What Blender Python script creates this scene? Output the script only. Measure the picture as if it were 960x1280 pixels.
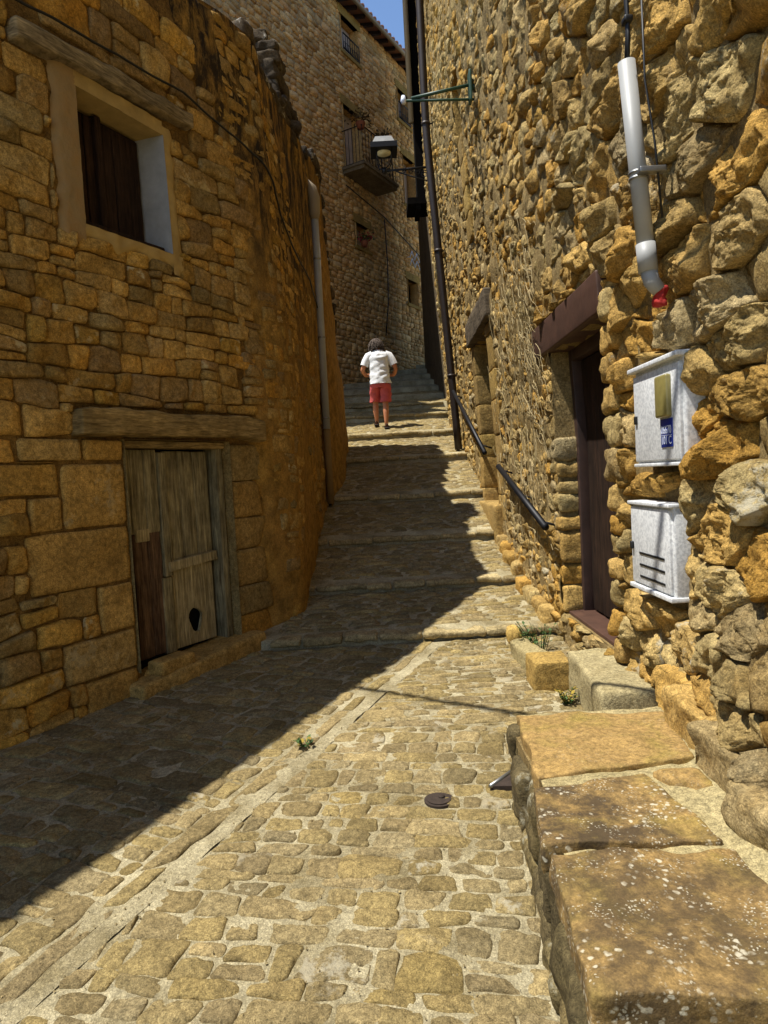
import bpy, bmesh, math, random
from mathutils import Vector, Matrix, noise
R_ = math.radians
random.seed(11)
scene = bpy.context.scene
for o in list(bpy.data.objects):
    bpy.data.objects.remove(o)

# ------------------------------------------------------------------ camera
FPX, ROLL, PITCH, EYE = 850.0, 0.055, math.atan(44 / 850.0), 1.55
_cp, _sp, _cr, _sr = math.cos(PITCH), math.sin(PITCH), math.cos(ROLL), math.sin(ROLL)
CF = Vector((0, _cp, -_sp)); _R0 = Vector((1, 0, 0)); _U0 = Vector((0, _sp, _cp))
CR = _R0 * _cr - _U0 * _sr; CU = _R0 * _sr + _U0 * _cr
cam_d = bpy.data.cameras.new('camera'); cam = bpy.data.objects.new('camera', cam_d)
scene.collection.objects.link(cam)
cam.matrix_world = Matrix(((CR.x, CU.x, -CF.x, 0), (CR.y, CU.y, -CF.y, 0), (CR.z, CU.z, -CF.z, EYE), (0, 0, 0, 1)))
cam_d.sensor_width = 36; cam_d.lens = 36 * FPX / 1280.0
cam_d.clip_start = 0.02; cam_d.clip_end = 2000
scene.camera = cam

# ------------------------------------------------------------------ light
LX, LY = 0.388, 0.12                        # metres a shadow travels per metre of height
sun_el = math.atan2(1, math.hypot(LX, LY)); sun_az = math.atan2(-LX, -LY)   # from +Y towards +X
world = bpy.data.worlds.new('World'); scene.world = world; world.use_nodes = True
wn = world.node_tree.nodes; wl = world.node_tree.links
sky = wn.new('ShaderNodeTexSky'); sky.sky_type = 'NISHITA'; sky.sun_disc = False
sky.sun_elevation = sun_el; sky.sun_rotation = sun_az; sky.altitude = 600; sky.air_density = 1.0; sky.dust_density = 0.0; sky.ozone_density = 3.5
wn['Background'].inputs[1].default_value = 0.135
wl.new(sky.outputs[0], wn['Background'].inputs[0])
sd = bpy.data.lights.new('sun', 'SUN'); sun = bpy.data.objects.new('sun', sd); scene.collection.objects.link(sun)
sd.energy = 5.0; sd.angle = R_(0.53); sd.color = (1.0, 0.96, 0.89)
sun.rotation_euler = Vector((LX, LY, -1)).to_track_quat('-Z', 'Y').to_euler()
sun.location = (-6, -4, 20)
vs = scene.view_settings; vs.view_transform = 'Standard'; vs.look = 'None'; vs.gamma = 1; vs.exposure = 0.62; vs.use_curve_mapping = False
scene.cycles.max_bounces = 7; scene.cycles.diffuse_bounces = 5

# ------------------------------------------------------------------ pixel rays -> points on real planes
def ray(x, y):
    return CF + CR * ((x - 480) / FPX) + CU * ((640 - y) / FPX)
def atY(x, y, Y):
    d = ray(x, y); t = Y / d.y; return Vector((d.x * t, Y, EYE + d.z * t))
def atX(x, y, X):
    d = ray(x, y); t = X / d.x; return Vector((X, d.y * t, EYE + d.z * t))
def atZ(x, y, Z):
    d = ray(x, y); t = (Z - EYE) / d.z; return Vector((d.x * t, d.y * t, Z))

# ------------------------------------------------------------------ object helpers
COL = scene.collection
WLOC = {}
def setp(o, label=None, cat=None, group=None, kind=None):
    if label: o['label'] = label
    if cat: o['category'] = cat
    if group: o['group'] = group
    if kind: o['kind'] = kind
    return o
def thing(name, loc, label, cat, group=None):
    o = bpy.data.objects.new(name, None); COL.objects.link(o); o.location = loc; o.empty_display_size = .2
    WLOC[o.name] = Vector(loc); return setp(o, label, cat, group)
def mesh_obj(name, V, F, mat, parent=None, tint=None, smooth=True, org=None):
    """V in world metres; the object's origin goes to org (default: centre of V)."""
    n = len(V)
    if org is None:
        xs = [v[0] for v in V]; ys = [v[1] for v in V]; zs = [v[2] for v in V]
        org = Vector(((min(xs) + max(xs)) / 2, (min(ys) + max(ys)) / 2, (min(zs) + max(zs)) / 2))
    org = Vector(org)
    me = bpy.data.meshes.new(name)
    me.from_pydata([(v[0] - org.x, v[1] - org.y, v[2] - org.z) for v in V], [], F)
    if tint is not None:
        at = me.attributes.new('tint', 'FLOAT_COLOR', 'POINT')
        if len(tint) == n and not isinstance(tint[0], (int, float)):
            at.data.foreach_set('color', [c for t in tint for c in (t[0], t[1], t[2], 1)])
        else:
            at.data.foreach_set('color', [tint[0], tint[1], tint[2], 1.0] * n)
    if smooth is True:
        me.polygons.foreach_set('use_smooth', [True] * len(me.polygons))
    me.materials.append(mat); me.update()
    o = bpy.data.objects.new(name, me); COL.objects.link(o)
    WLOC[o.name] = org.copy()
    if parent is not None:
        o.parent = parent; o.location = org - WLOC[parent.name]
    else:
        o.location = org
    return o
class Bag:
    """collects geometry of one object"""
    def __init__(self): self.V = []; self.F = []; self.T = []
    def add(self, V, F, t=(.5, .5, .5)):
        k = len(self.V); self.V += [tuple(v) for v in V]; self.F += [tuple(i + k for i in f) for f in F]
        self.T += [t] * len(V)
        return self
    def build(self, name, mat, parent=None, smooth=True, kind=None, org=None):
        o = mesh_obj(name, self.V, self.F, mat, parent, self.T, smooth, org)
        if kind: o['kind'] = kind
        return o
def tint():
    return (random.random(), random.random(), random.random())

_key = lambda p: (round(p[0], 5), round(p[1], 5), round(p[2], 5))
def rock_box(size, rad=.02, rough=.008, nscale=9.0, seg=.05, warp=.0, M=None, seed=None, mx=12):
    """box with rounded, chipped edges. M: local -> world function (default identity)"""
    hx, hy, hz = size[0] / 2, size[1] / 2, size[2] / 2
    rad = min(rad, hx * .9, hy * .9, hz * .9)
    off = Vector((random.random() * 90, random.random() * 90, random.random() * 90)) if seed is None else Vector((seed, seed * 2, 3))
    def ticks(h):
        n = max(2, min(mx, int(round(2 * h / seg))))
        t = [-h, -h + rad * .4] + [-h + rad + (2 * h - 2 * rad) * i / n for i in range(n + 1)] + [h - rad * .4, h]
        return t
    tx, ty, tz = ticks(hx), ticks(hy), ticks(hz)
    V = []; idx = {}; F = []
    def vert(p):
        k = _key(p)
        if k in idx: return idx[k]
        q = Vector((max(-hx + rad, min(hx - rad, p[0])), max(-hy + rad, min(hy - rad, p[1])), max(-hz + rad, min(hz - rad, p[2]))))
        d = Vector(p) - q
        dn = d.normalized() if d.length > 1e-9 else Vector((0, 0, 1))
        w = q + dn * rad
        nv = noise.fractal((w + off) * nscale, 1.0, 2.0, 4)
        w2 = w + dn * (nv * rough)
        if warp: w2 = w2 + Vector(noise.noise_vector((w + off) * 2.2)) * warp
        V.append(M(w2) if M else w2); idx[k] = len(V) - 1
        return idx[k]
    def face(ax, s, ta, tb):
        for i in range(len(ta) - 1):
            for j in range(len(tb) - 1):
                q = []
                for (a, b) in ((ta[i], tb[j]), (ta[i + 1], tb[j]), (ta[i + 1], tb[j + 1]), (ta[i], tb[j + 1])):
                    p = [0, 0, 0]; p[ax] = s; p[(ax + 1) % 3] = a; p[(ax + 2) % 3] = b
                    q.append(vert(tuple(p)))
                F.append(tuple(q) if s > 0 else tuple(reversed(q)))
    T = (tx, ty, tz); Hh = (hx, hy, hz)
    for ax in range(3):
        for s in (-1, 1):
            face(ax, s * Hh[ax], T[(ax + 1) % 3], T[(ax + 2) % 3])
    return V, F
def frame(o, ex, ey, ez):
    o, ex, ey, ez = Vector(o), Vector(ex), Vector(ey), Vector(ez)
    return lambda p: o + ex * p[0] + ey * p[1] + ez * p[2]
def at(c, yaw=0):
    c_, s_ = math.cos(yaw), math.sin(yaw)
    return frame(c, (c_, s_, 0), (-s_, c_, 0), (0, 0, 1))
def box(x0, x1, y0, y1, z0, z1, M=None):
    V = [Vector(p) for p in ((x0, y0, z0), (x1, y0, z0), (x1, y1, z0), (x0, y1, z0), (x0, y0, z1), (x1, y0, z1), (x1, y1, z1), (x0, y1, z1))]
    if M: V = [M(v) for v in V]
    return V, [(0, 3, 2, 1), (4, 5, 6, 7), (0, 1, 5, 4), (1, 2, 6, 5), (2, 3, 7, 6), (3, 0, 4, 7)]
def tube(pts, rad, n=10, cap=True):
    pts = [Vector(p) for p in pts]; V = []; F = []
    m = len(pts); rads = rad if isinstance(rad, (list, tuple)) else [rad] * m
    up = None
    for i, p in enumerate(pts):
        t = (pts[min(i + 1, m - 1)] - pts[max(i - 1, 0)]).normalized()
        if up is None:
            up = Vector((0, 0, 1)) if abs(t.z) < .9 else Vector((1, 0, 0))
        a = (up - t * up.dot(t)).normalized(); up = a; b = t.cross(a)
        for k in range(n):
            g = 2 * math.pi * k / n; V.append(p + (a * math.cos(g) + b * math.sin(g)) * rads[i])
    for i in range(m - 1):
        for k in range(n):
            F.append((i * n + k, i * n + (k + 1) % n, (i + 1) * n + (k + 1) % n, (i + 1) * n + k))
    if cap:
        F.append(tuple(reversed(range(n)))); F.append(tuple((m - 1) * n + k for k in range(n)))
    return V, F

# ------------------------------------------------------------------ materials
def lin(h):
    h = h.lstrip('#'); c = [int(h[i:i + 2], 16) / 255 for i in (0, 2, 4)]
    return tuple([(x / 12.92 if x <= .04045 else ((x + .055) / 1.055) ** 2.4) for x in c] + [1])
class NT:
    def __init__(self, name):
        self.m = bpy.data.materials.new(name); self.m.use_nodes = True
        self.t = self.m.node_tree; self.n = self.t.nodes; self.bsdf = self.n['Principled BSDF']
        self.geo = self.n.new('ShaderNodeNewGeometry').outputs['Position']
    def link(self, a, b): self.t.links.new(a, b)
    def _in(self, s, v):
        if hasattr(v, 'is_output') or hasattr(v, 'links'): self.link(v, s)
        else: s.default_value = v
    def noise(self, scale, detail=4, rough=.55, vec=None, dist=0):
        n = self.n.new('ShaderNodeTexNoise'); n.inputs['Scale'].default_value = scale; n.inputs['Detail'].default_value = detail
        n.inputs['Roughness'].default_value = rough; n.inputs['Distortion'].default_value = dist
        self.link(vec or self.geo, n.inputs['Vector']); return n.outputs['Fac']
    def voro(self, scale, feature='F1', vec=None, rnd=1, out='Distance'):
        n = self.n.new('ShaderNodeTexVoronoi'); n.feature = feature; n.inputs['Scale'].default_value = scale; n.inputs['Randomness'].default_value = rnd
        self.link(vec or self.geo, n.inputs['Vector']); return n.outputs[out]
    def mapr(self, v, a, b, c=0, d=1):
        n = self.n.new('ShaderNodeMapRange'); self._in(n.inputs[0], v)
        for i, x in zip((1, 2, 3, 4), (a, b, c, d)): n.inputs[i].default_value = x
        return n.outputs[0]
    def math(self, op, a, b=0.0):
        n = self.n.new('ShaderNodeMath'); n.operation = op; self._in(n.inputs[0], a); self._in(n.inputs[1], b); return n.outputs[0]
    def mix(self, f, a, b, mode='MIX'):
        n = self.n.new('ShaderNodeMix'); n.data_type = 'RGBA'; n.blend_type = mode
        self._in(n.inputs[0], f); self._in(n.inputs[6], a); self._in(n.inputs[7], b); return n.outputs[2]
    def ramp(self, f, cols):
        n = self.n.new('ShaderNodeValToRGB'); e = n.color_ramp.elements
        while len(e) < len(cols): e.new(.5)
        for i, c in enumerate(cols):
            e[i].position = i / (len(cols) - 1); e[i].color = c
        self.link(f, n.inputs[0]); return n.outputs[0]
    def warped(self, amt, sc):
        n = self.n.new('ShaderNodeTexNoise'); n.inputs['Scale'].default_value = sc; n.inputs['Detail'].default_value = 3; self.link(self.geo, n.inputs['Vector'])
        v = self.n.new('ShaderNodeVectorMath'); v.operation = 'MULTIPLY_ADD'; self.link(n.outputs['Color'], v.inputs[0]); v.inputs[1].default_value = (amt, amt, amt); self.link(self.geo, v.inputs[2]); return v.outputs[0]
    def stretch(self, s):
        n = self.n.new('ShaderNodeMapping'); n.inputs['Scale'].default_value = s; self.link(self.geo, n.inputs['Vector']); return n.outputs[0]
    def tint(self):
        a = self.n.new('ShaderNodeAttribute'); a.attribute_name = 'tint'
        s = self.n.new('ShaderNodeSeparateColor'); self.link(a.outputs['Color'], s.inputs[0]); return s.outputs
    def scale(self, col, f):
        n = self.n.new('ShaderNodeVectorMath'); n.operation = 'SCALE'; self.link(col, n.inputs[0]); self._in(n.inputs['Scale'], f); return n.outputs[0]
    def bump(self, h, strength, dist):
        n = self.n.new('ShaderNodeBump'); n.inputs['Strength'].default_value = strength; n.inputs['Distance'].default_value = dist
        self.link(h, n.inputs['Height'])
        if getattr(self, '_nrm', None): self.link(self._nrm, n.inputs['Normal'])
        self._nrm = n.outputs[0]
        self.link(self._nrm, self.bsdf.inputs['Normal'])
    def done(self, col, rough=.9, spec=.25, metal=0):
        self._in(self.bsdf.inputs['Base Color'], col); self._in(self.bsdf.inputs['Roughness'], rough)
        self.bsdf.inputs['Specular IOR Level'].default_value = spec; self.bsdf.inputs['Metallic'].default_value = metal
        return self.m
def stone_mat(name, cols, stain='#5b4a2c', lichen='#b9b096', lich=.0, bump=.7, fine=1.0, pits=.5, var=.55, stain_amt=.6):
    m = NT(name); t = m.tint()
    base = m.ramp(t[0], [lin(c) for c in cols])
    base = m.scale(base, m.mapr(t[1], 0, 1, 1 - var * .55, 1 + var * .45))
    n1 = m.noise(7 * fine, 5, .6); n2 = m.noise(38 * fine, 6, .65); n3 = m.noise(2.1 * fine, 3)
    base = m.mix(m.mapr(n1, .46, .68, 0, stain_amt), base, lin(stain))
    base = m.scale(base, m.mapr(n2, .34, .66, .62, 1.32))
    base = m.scale(base, m.mapr(n3, .3, .7, .8, 1.18))
    gr = m.noise(150 * fine, 3, .7); base = m.scale(base, m.mapr(gr, .34, .66, .6, 1.36))
    crk = m.mapr(m.voro(6 * fine, 'DISTANCE_TO_EDGE', vec=m.warped(.12, 7)), 0, .03, .72, 1); base = m.scale(base, m.mapr(m.math('MAXIMUM', crk, m.mapr(n1, .45, .55)), 0, 1, .0, 1))
    if lich:
        lz = m.math('MULTIPLY', m.mapr(m.noise(5, 6, .7), .56, .62), m.mapr(t[2], 1 - lich, 1, 0, .85))
        base = m.mix(lz, base, lin(lichen))
    pit = m.mapr(m.voro(60 * fine), 0, .35, 0, 1)
    m.bump(m.noise(16 * fine, 8, .68), bump, .03)
    m.bump(m.noise(95 * fine, 5, .7), min(1., bump * .8), .010)
    if pits: m.bump(pit, pits * .5, .006)
    return m.done(base, .92, .15)
def plain(name, col, rough=.6, metal=0, var=.25, sc=14, bump=0., spec=.4, stretch=None, col2=None):
    m = NT(name); v = m.stretch(stretch) if stretch else None
    n = m.noise(sc, 6, .6, vec=v)
    c = m.mix(m.mapr(n, .35, .65), lin(col), lin(col2) if col2 else lin(col))
    c = m.scale(c, m.mapr(n, .3, .7, 1 - var, 1 + var))
    if bump: m.bump(m.noise(sc * 2, 6, .65, vec=v), bump, .01)
    return m.done(c, rough, spec, metal)

MAT = {}
MAT['rubble'] = stone_mat('rubble_stone', ['#bd9246', '#be9c5a', '#b09c6a', '#ac9460', '#bb8e40', '#b89a5e', '#a8966e', '#bd964a'], '#85662e', lich=.3, bump=1.0, pits=1.0, var=.4, stain_amt=.5)
MAT['rubble_mortar'] = stone_mat('rubble_mortar', ['#9d8658', '#9d8658'], '#6b5631', bump=1.0, fine=1.6, var=.1)
MAT['left'] = stone_mat('ochre_stone', ['#ae883f', '#a07c3e', '#b59150', '#8f7a4e', '#ad7f34', '#a88a50', '#8a6f48', '#b08a3c'], '#74592a', lichen='#c2b48a', lich=.25, bump=.45, pits=.25, var=.5)
MAT['left_mortar'] = stone_mat('ochre_mortar', ['#7d6032', '#7d6032'], '#4c3618', bump=.9, var=.1)
MAT['far'] = stone_mat('far_facade_stone', ['#dcb67c', '#e0be86', '#cca468', '#dcae74', '#d4ae74', '#cc9c62'], '#a27e48', bump=.4, pits=0, var=.5, stain_amt=.4)
MAT['far_mortar'] = stone_mat('far_facade_mortar', ['#b8a47e', '#b8a47e'], '#8c7a58', bump=.5, pits=0, var=.1)
MAT['cobble'] = stone_mat('paving_stone', ['#968254', '#9c895a', '#8f7e5a', '#a18d60', '#90815e', '#9a8552'], '#695a3a', lich=.15, bump=.8, fine=1.4, pits=.5, var=.42, stain_amt=.6)
MAT['edge'] = stone_mat('step_edge_stone', ['#a5936a', '#9a8860', '#ab9a70'], '#665838', bump=.6, var=.4)
MAT['dressed'] = stone_mat('dressed_stone', ['#ad9050', '#a5854a', '#9c8250'], '#76602f', bump=.5, pits=.5, var=.3, stain_amt=.4)
MAT['dark_stone'] = stone_mat('weathered_cap_stone', ['#4a3f30', '#5a4d3a', '#3d342a'], '#241d16', lichen='#cfcabb', lich=1.0, bump=.8, var=.4)
MAT['balcony_stone'] = stone_mat('balcony_slab_stone', ['#7d6e56', '#857660'], '#4e4332', bump=.4, pits=0, var=.2)
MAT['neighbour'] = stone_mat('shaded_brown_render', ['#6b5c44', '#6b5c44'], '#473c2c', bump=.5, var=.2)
MAT['cement'] = stone_mat('pale_cement', ['#a89a72', '#a09166'], '#74653f', bump=.5, fine=1.4, var=.15, stain_amt=.4)

def street_mortar():
    m = NT('street_mortar')
    g = m.voro(150); n = m.noise(4, 5, .6); n2 = m.noise(60, 5, .7)
    c = m.mix(m.mapr(n, .35, .65), lin('#bfb390'), lin('#8f8260'))
    c = m.scale(c, m.mapr(n2, .3, .7, .6, 1.35))
    c = m.scale(c, m.mapr(g, 0, .6, 1.2, .75))
    m.bump(m.noise(60, 6, .7), 1.0, .012); m.bump(g, .6, .004)
    return m.done(c, .95, .1)
MAT['street'] = street_mortar()
def plaster_mat():
    m = NT('ochre_plaster'); t = m.tint()
    n1 = m.noise(1.3, 5, .6); n2 = m.noise(9, 6, .65)
    c = m.ramp(n1, [lin('#7d602c'), lin('#a07c3a'), lin('#957038'), lin('#b08c4c')])
    c = m.scale(c, m.mapr(n2, .33, .67, .55, 1.3)); c = m.scale(c, m.mapr(m.noise(70, 5, .75), .33, .67, .65, 1.3))
    pale = m.mapr(m.noise(3.3, 6, .7), .62, .68, 0, .55)
    c = m.mix(pale, c, lin('#b79c68'))
    # black weathering run-off, stronger where the attribute marks it (below the open wall head)
    st = m.noise(2.6, 9, .78, vec=m.stretch((3.0, 3.0, .8)), dist=.4)
    k = m.math('MULTIPLY', m.mapr(st, .40, .56), t[2])
    c = m.mix(k, c, lin('#2a231b'))
    m.bump(m.noise(7, 8, .7), .9, .05); m.bump(m.noise(60, 5, .7), .7, .008)
    return m.done(c, .93, .12)
MAT['plaster'] = plaster_mat()
def slab_mat():
    m = NT('bench_slab_stone'); t = m.tint()
    n = m.noise(5.5, 6, .62, dist=.6); n2 = m.noise(50, 6, .7)
    c = m.ramp(n, [lin('#786640'), lin('#a2844e'), lin('#917648'), lin('#8b783e'), lin('#766242')])
    c = m.scale(c, m.mapr(n2, .35, .65, .6, 1.3)); c = m.scale(c, m.mapr(m.noise(170, 3, .7), .34, .66, .75, 1.25))
    dk = m.math('MULTIPLY', m.mapr(m.noise(4.2, 6, .7), .38, .56), m.mapr(t[0], .2, .9, 0, .92))
    c = m.mix(dk, c, lin('#43382a'))
    # white lichen rosettes: voronoi spots inside noise patches
    wn2 = m.n.new('ShaderNodeTexNoise'); wn2.inputs['Scale'].default_value = 45; wn2.inputs['Detail'].default_value = 4; m.link(m.geo, wn2.inputs['Vector'])
    wv = m.n.new('ShaderNodeVectorMath'); wv.operation = 'MULTIPLY_ADD'; m.link(wn2.outputs['Color'], wv.inputs[0]); wv.inputs[1].default_value = (.022, .022, .022); m.link(m.geo, wv.inputs[2])
    sp = m.mapr(m.voro(42, vec=wv.outputs[0]), .24, .36, 1, 0)
    sp2 = m.mapr(m.voro(95, vec=wv.outputs[0]), .2, .34, 1, 0)
    patch = m.mapr(m.noise(6.5, 4, .6), .53, .6, 0, 1); patch2 = m.mapr(m.noise(9, 4, .6), .5, .6)
    l = m.math('MAXIMUM', m.math('MULTIPLY', sp, patch), m.math('MULTIPLY', sp2, patch2))
    l = m.math('MULTIPLY', l, m.mapr(t[0], 0, .5, 0, .68))
    c = m.mix(l, c, lin('#c9c2aa'))
    m.bump(m.noise(12, 8, .65), .45, .03); m.bump(n2, .5, .006); m.bump(l, .25, .004)
    return m.done(c, .92, .15)
MAT['slab'] = slab_mat()
def wood(name, a, b, grain=(2.5, 2.5, 26), axis='z', rough=.85, streak=.6):
    m = NT(name); s = {'z': (22, 22, 1.6), 'x': (1.6, 22, 22), 'u': (3, 3, 26)}[axis]
    n = m.noise(1.6, 6, .65, vec=m.stretch(s), dist=.5); n2 = m.noise(5, 5, .6); n3 = m.noise(4, 6, .7, vec=m.stretch(s))
    c = m.mix(m.mapr(n, .3, .7), lin(a), lin(b))
    c = m.scale(c, m.mapr(n2, .3, .7, .6, 1.3)); c = m.scale(c, m.mapr(n3, .35, .6, .5, 1.15))
    m.bump(n, .6, .012); m.bump(n3, .5, .006)
    return m.done(c, rough, .15)
MAT['wood_grey'] = wood('weathered_grey_wood', '#5a4e36', '#a39670')
MAT['wood_red'] = wood('peeling_red_brown_wood', '#36241a', '#7d6248')
MAT['wood_pale'] = wood('pale_bare_wood', '#80704c', '#b5a57c')
MAT['wood_beam'] = wood('old_beam_wood', '#6d5730', '#a88e5c', axis='u')
MAT['wood_beam_grey'] = wood('old_grey_beam_wood', '#5b4d38', '#9c8a68', axis='u')
MAT['wood_dark'] = wood('dark_brown_wood', '#20160f', '#3c2a1e')
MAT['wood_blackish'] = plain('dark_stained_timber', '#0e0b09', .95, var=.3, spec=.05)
MAT['brown_paint'] = plain('brown_painted_steel', '#4a3226', .6, var=.25, sc=9, bump=.2)
MAT['dark_brown_paint'] = plain('dark_brown_door_paint', '#3a2820', .6, var=.3, sc=9, bump=.2)
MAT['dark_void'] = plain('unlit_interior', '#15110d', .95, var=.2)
MAT['grey_wood_lintel'] = wood('grey_lintel_wood', '#4c4236', '#7b6d58', axis='u')
MAT['pvc'] = plain('grey_pvc_pipe', '#9b9b97', .5, var=.09, sc=5)
MAT['old_pvc'] = plain('ochre_splashed_grey_pipe', '#8d7f66', .6, var=.12, sc=7, col2='#7d7264')
MAT['plaster_pipe'] = plain('plaster_caked_pipe', '#8f7444', .9, var=.25, sc=12, bump=.6, col2='#7a6038')
MAT['black_rubber'] = plain('black_rubber', '#141414', .55, var=.2)
MAT['black_iron'] = plain('black_wrought_iron', '#17171a', .5, metal=.4, var=.2)
MAT['drain_metal'] = plain('dark_brown_drainpipe_metal', '#2b211b', .5, var=.25, metal=.2)
MAT['green_metal'] = plain('green_painted_metal', '#2f4a38', .5, var=.2)
MAT['steel'] = plain('galvanised_steel', '#8d8d8a', .4, metal=.8, var=.15)
MAT['red_foam'] = plain('red_plastic_foam', '#9c2018', .8, var=.25)
MAT['window_trim'] = plain('grey_blue_limewash', '#8b8a88', .9, var=.15, bump=.3, sc=10)
MAT['band_plaster'] = plain('tan_window_plaster', '#977e54', .92, var=.3, bump=1.0, sc=9, col2='#846840')
MAT['soffit_plaster'] = plain('ochre_soffit_plaster', '#a08650', .92, var=.2, bump=.6, sc=8)
MAT['tile'] = plain('clay_roof_tile', '#8d5b3c', .85, var=.3, bump=.3, col2='#6f4a34')
MAT['shutter_white'] = plain('faded_white_shutter', '#b9a898', .7, var=.12)
MAT['glass_lamp'] = plain('frosted_lamp_diffuser', '#c9c4a8', .35, var=.05)
MAT['skin'] = plain('sunlit_skin', '#b57650', .55, var=.1, sc=6)
MAT['tshirt'] = plain('white_cotton', '#dcdcda', .9, var=.05, bump=.3, sc=20)
MAT['shorts'] = plain('salmon_red_cotton', '#b8504c', .9, var=.12, bump=.3, sc=16)
MAT['hair'] = plain('dark_brown_hair', '#54473c', .8, var=.4, sc=60)
MAT['sandal'] = plain('dark_sandal', '#2a211c', .7, var=.2)
MAT['eye'] = plain('eye_white', '#e6e2da', .3, var=.05)
MAT['leaf'] = plain('weed_leaf', '#3c5626', .7, var=.4, sc=30)
MAT['dry_leaf'] = plain('yellowed_leaf', '#8f7a2c', .8, var=.4, sc=30)
MAT['dry_twig'] = plain('dry_vine_twig', '#a8966c', .9, var=.25, sc=30)
MAT['dry_plant'] = plain('dried_plant', '#5a4a32', .9, var=.4, sc=30)
MAT['geranium'] = plain('red_flower', '#9c2f3a', .7, var=.3, sc=20)
MAT['terracotta'] = plain('terracotta', '#8a4f36', .8, var=.2)
MAT['label_blue'] = plain('blue_label_enamel', '#1b2f86', .45, var=.06)
MAT['label_white'] = plain('white_lettering', '#cfd6e6', .5, var=.03)
MAT['olive_plastic'] = plain('aged_olive_plastic_window', '#857a46', .3, var=.15, sc=30, spec=.5)
MAT['rust'] = plain('rusted_iron', '#3b3028', .85, metal=.2, var=.35, sc=40, bump=.4)
def box_plastic():
    m = NT('white_meter_box_plastic')
    n = m.noise(70, 4, .6); n2 = m.noise(6, 5, .6); n3 = m.noise(9, 6, .7, vec=m.stretch((6, 6, 1.0)))
    c = m.mix(m.mapr(n, .42, .6), lin('#dfe0de'), lin('#c0c2c2'))
    c = m.scale(c, m.mapr(n2, .3, .7, .88, 1.06)); c = m.scale(c, m.mapr(n3, .3, .5, .92, 1.0))
    m.bump(n, .25, .003); return m.done(c, .45, .4)
MAT['box_white'] = box_plastic()

# ------------------------------------------------------------------ stone layout
def clip(poly, a, b, c):
    """keep a*u+b*v <= c"""
    out = []; n = len(poly)
    for i in range(n):
        p, q = poly[i], poly[(i + 1) % n]
        dp = a * p[0] + b * p[1] - c; dq = a * q[0] + b * q[1] - c
        if dp <= 0: out.append(p)
        if (dp < 0 < dq) or (dq < 0 < dp):
            t = dp / (dp - dq); out.append((p[0] + (q[0] - p[0]) * t, p[1] + (q[1] - p[1]) * t))
    return out
def area(poly):
    return .5 * abs(sum(poly[i][0] * poly[(i + 1) % len(poly)][1] - poly[(i + 1) % len(poly)][0] * poly[i][1] for i in range(len(poly)))) if len(poly) > 2 else 0
def cut_rect(poly, rects):
    for (u0, u1, v0, v1) in rects:
        if not poly: return poly
        us = [p[0] for p in poly]; vv = [p[1] for p in poly]
        if max(us) <= u0 or min(us) >= u1 or max(vv) <= v0 or min(vv) >= v1: continue
        opts = [clip(poly, 1, 0, u0), clip(poly, -1, 0, -u1), clip(poly, 0, 1, v0), clip(poly, 0, -1, -v1)]
        poly = max(opts, key=area)
    return poly
def inset(poly, g):
    n = len(poly); cx = sum(p[0] for p in poly) / n; cy = sum(p[1] for p in poly) / n
    out = poly
    for i in range(n):
        p, q = poly[i], poly[(i + 1) % n]
        dx, dy = q[0] - p[0], q[1] - p[1]; l = math.hypot(dx, dy)
        if l < 1e-6: continue
        a, b = dy / l, -dx / l; c = a * p[0] + b * p[1]
        if a * cx + b * cy > c: a, b, c = -a, -b, -c
        out = clip(out, a, b, c - g)
        if len(out) < 3: return []
    return out
def resample(poly, N, it=2, k=.25, cr=.03):
    q_ = []
    for i in range(len(poly)):          # keep the corner rounding down to about cr metres
        p, q = poly[i], poly[(i + 1) % len(poly)]; l = math.hypot(q[0] - p[0], q[1] - p[1])
        q_.append(p)
        if l > 2.4 * cr:
            f = cr / l; q_.append((p[0] + (q[0] - p[0]) * f, p[1] + (q[1] - p[1]) * f)); q_.append((q[0] + (p[0] - q[0]) * f, q[1] + (p[1] - q[1]) * f))
    poly = q_
    for _ in range(it):
        o = []
        for i in range(len(poly)):
            p, q = poly[i], poly[(i + 1) % len(poly)]
            o.append((p[0] * (1 - k) + q[0] * k, p[1] * (1 - k) + q[1] * k)); o.append((p[0] * k + q[0] * (1 - k), p[1] * k + q[1] * (1 - k)))
        poly = o
    L = [0]
    for i in range(len(poly)):
        p, q = poly[i], poly[(i + 1) % len(poly)]; L.append(L[-1] + math.hypot(q[0] - p[0], q[1] - p[1]))
    tot = L[-1]; res = []; j = 0
    for s in range(N):
        t = tot * s / N
        while L[j + 1] < t: j += 1
        p, q = poly[j], poly[(j + 1) % len(poly)]; f = (t - L[j]) / max(1e-9, L[j + 1] - L[j])
        res.append((p[0] + (q[0] - p[0]) * f, p[1] + (q[1] - p[1]) * f))
    return res
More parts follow.
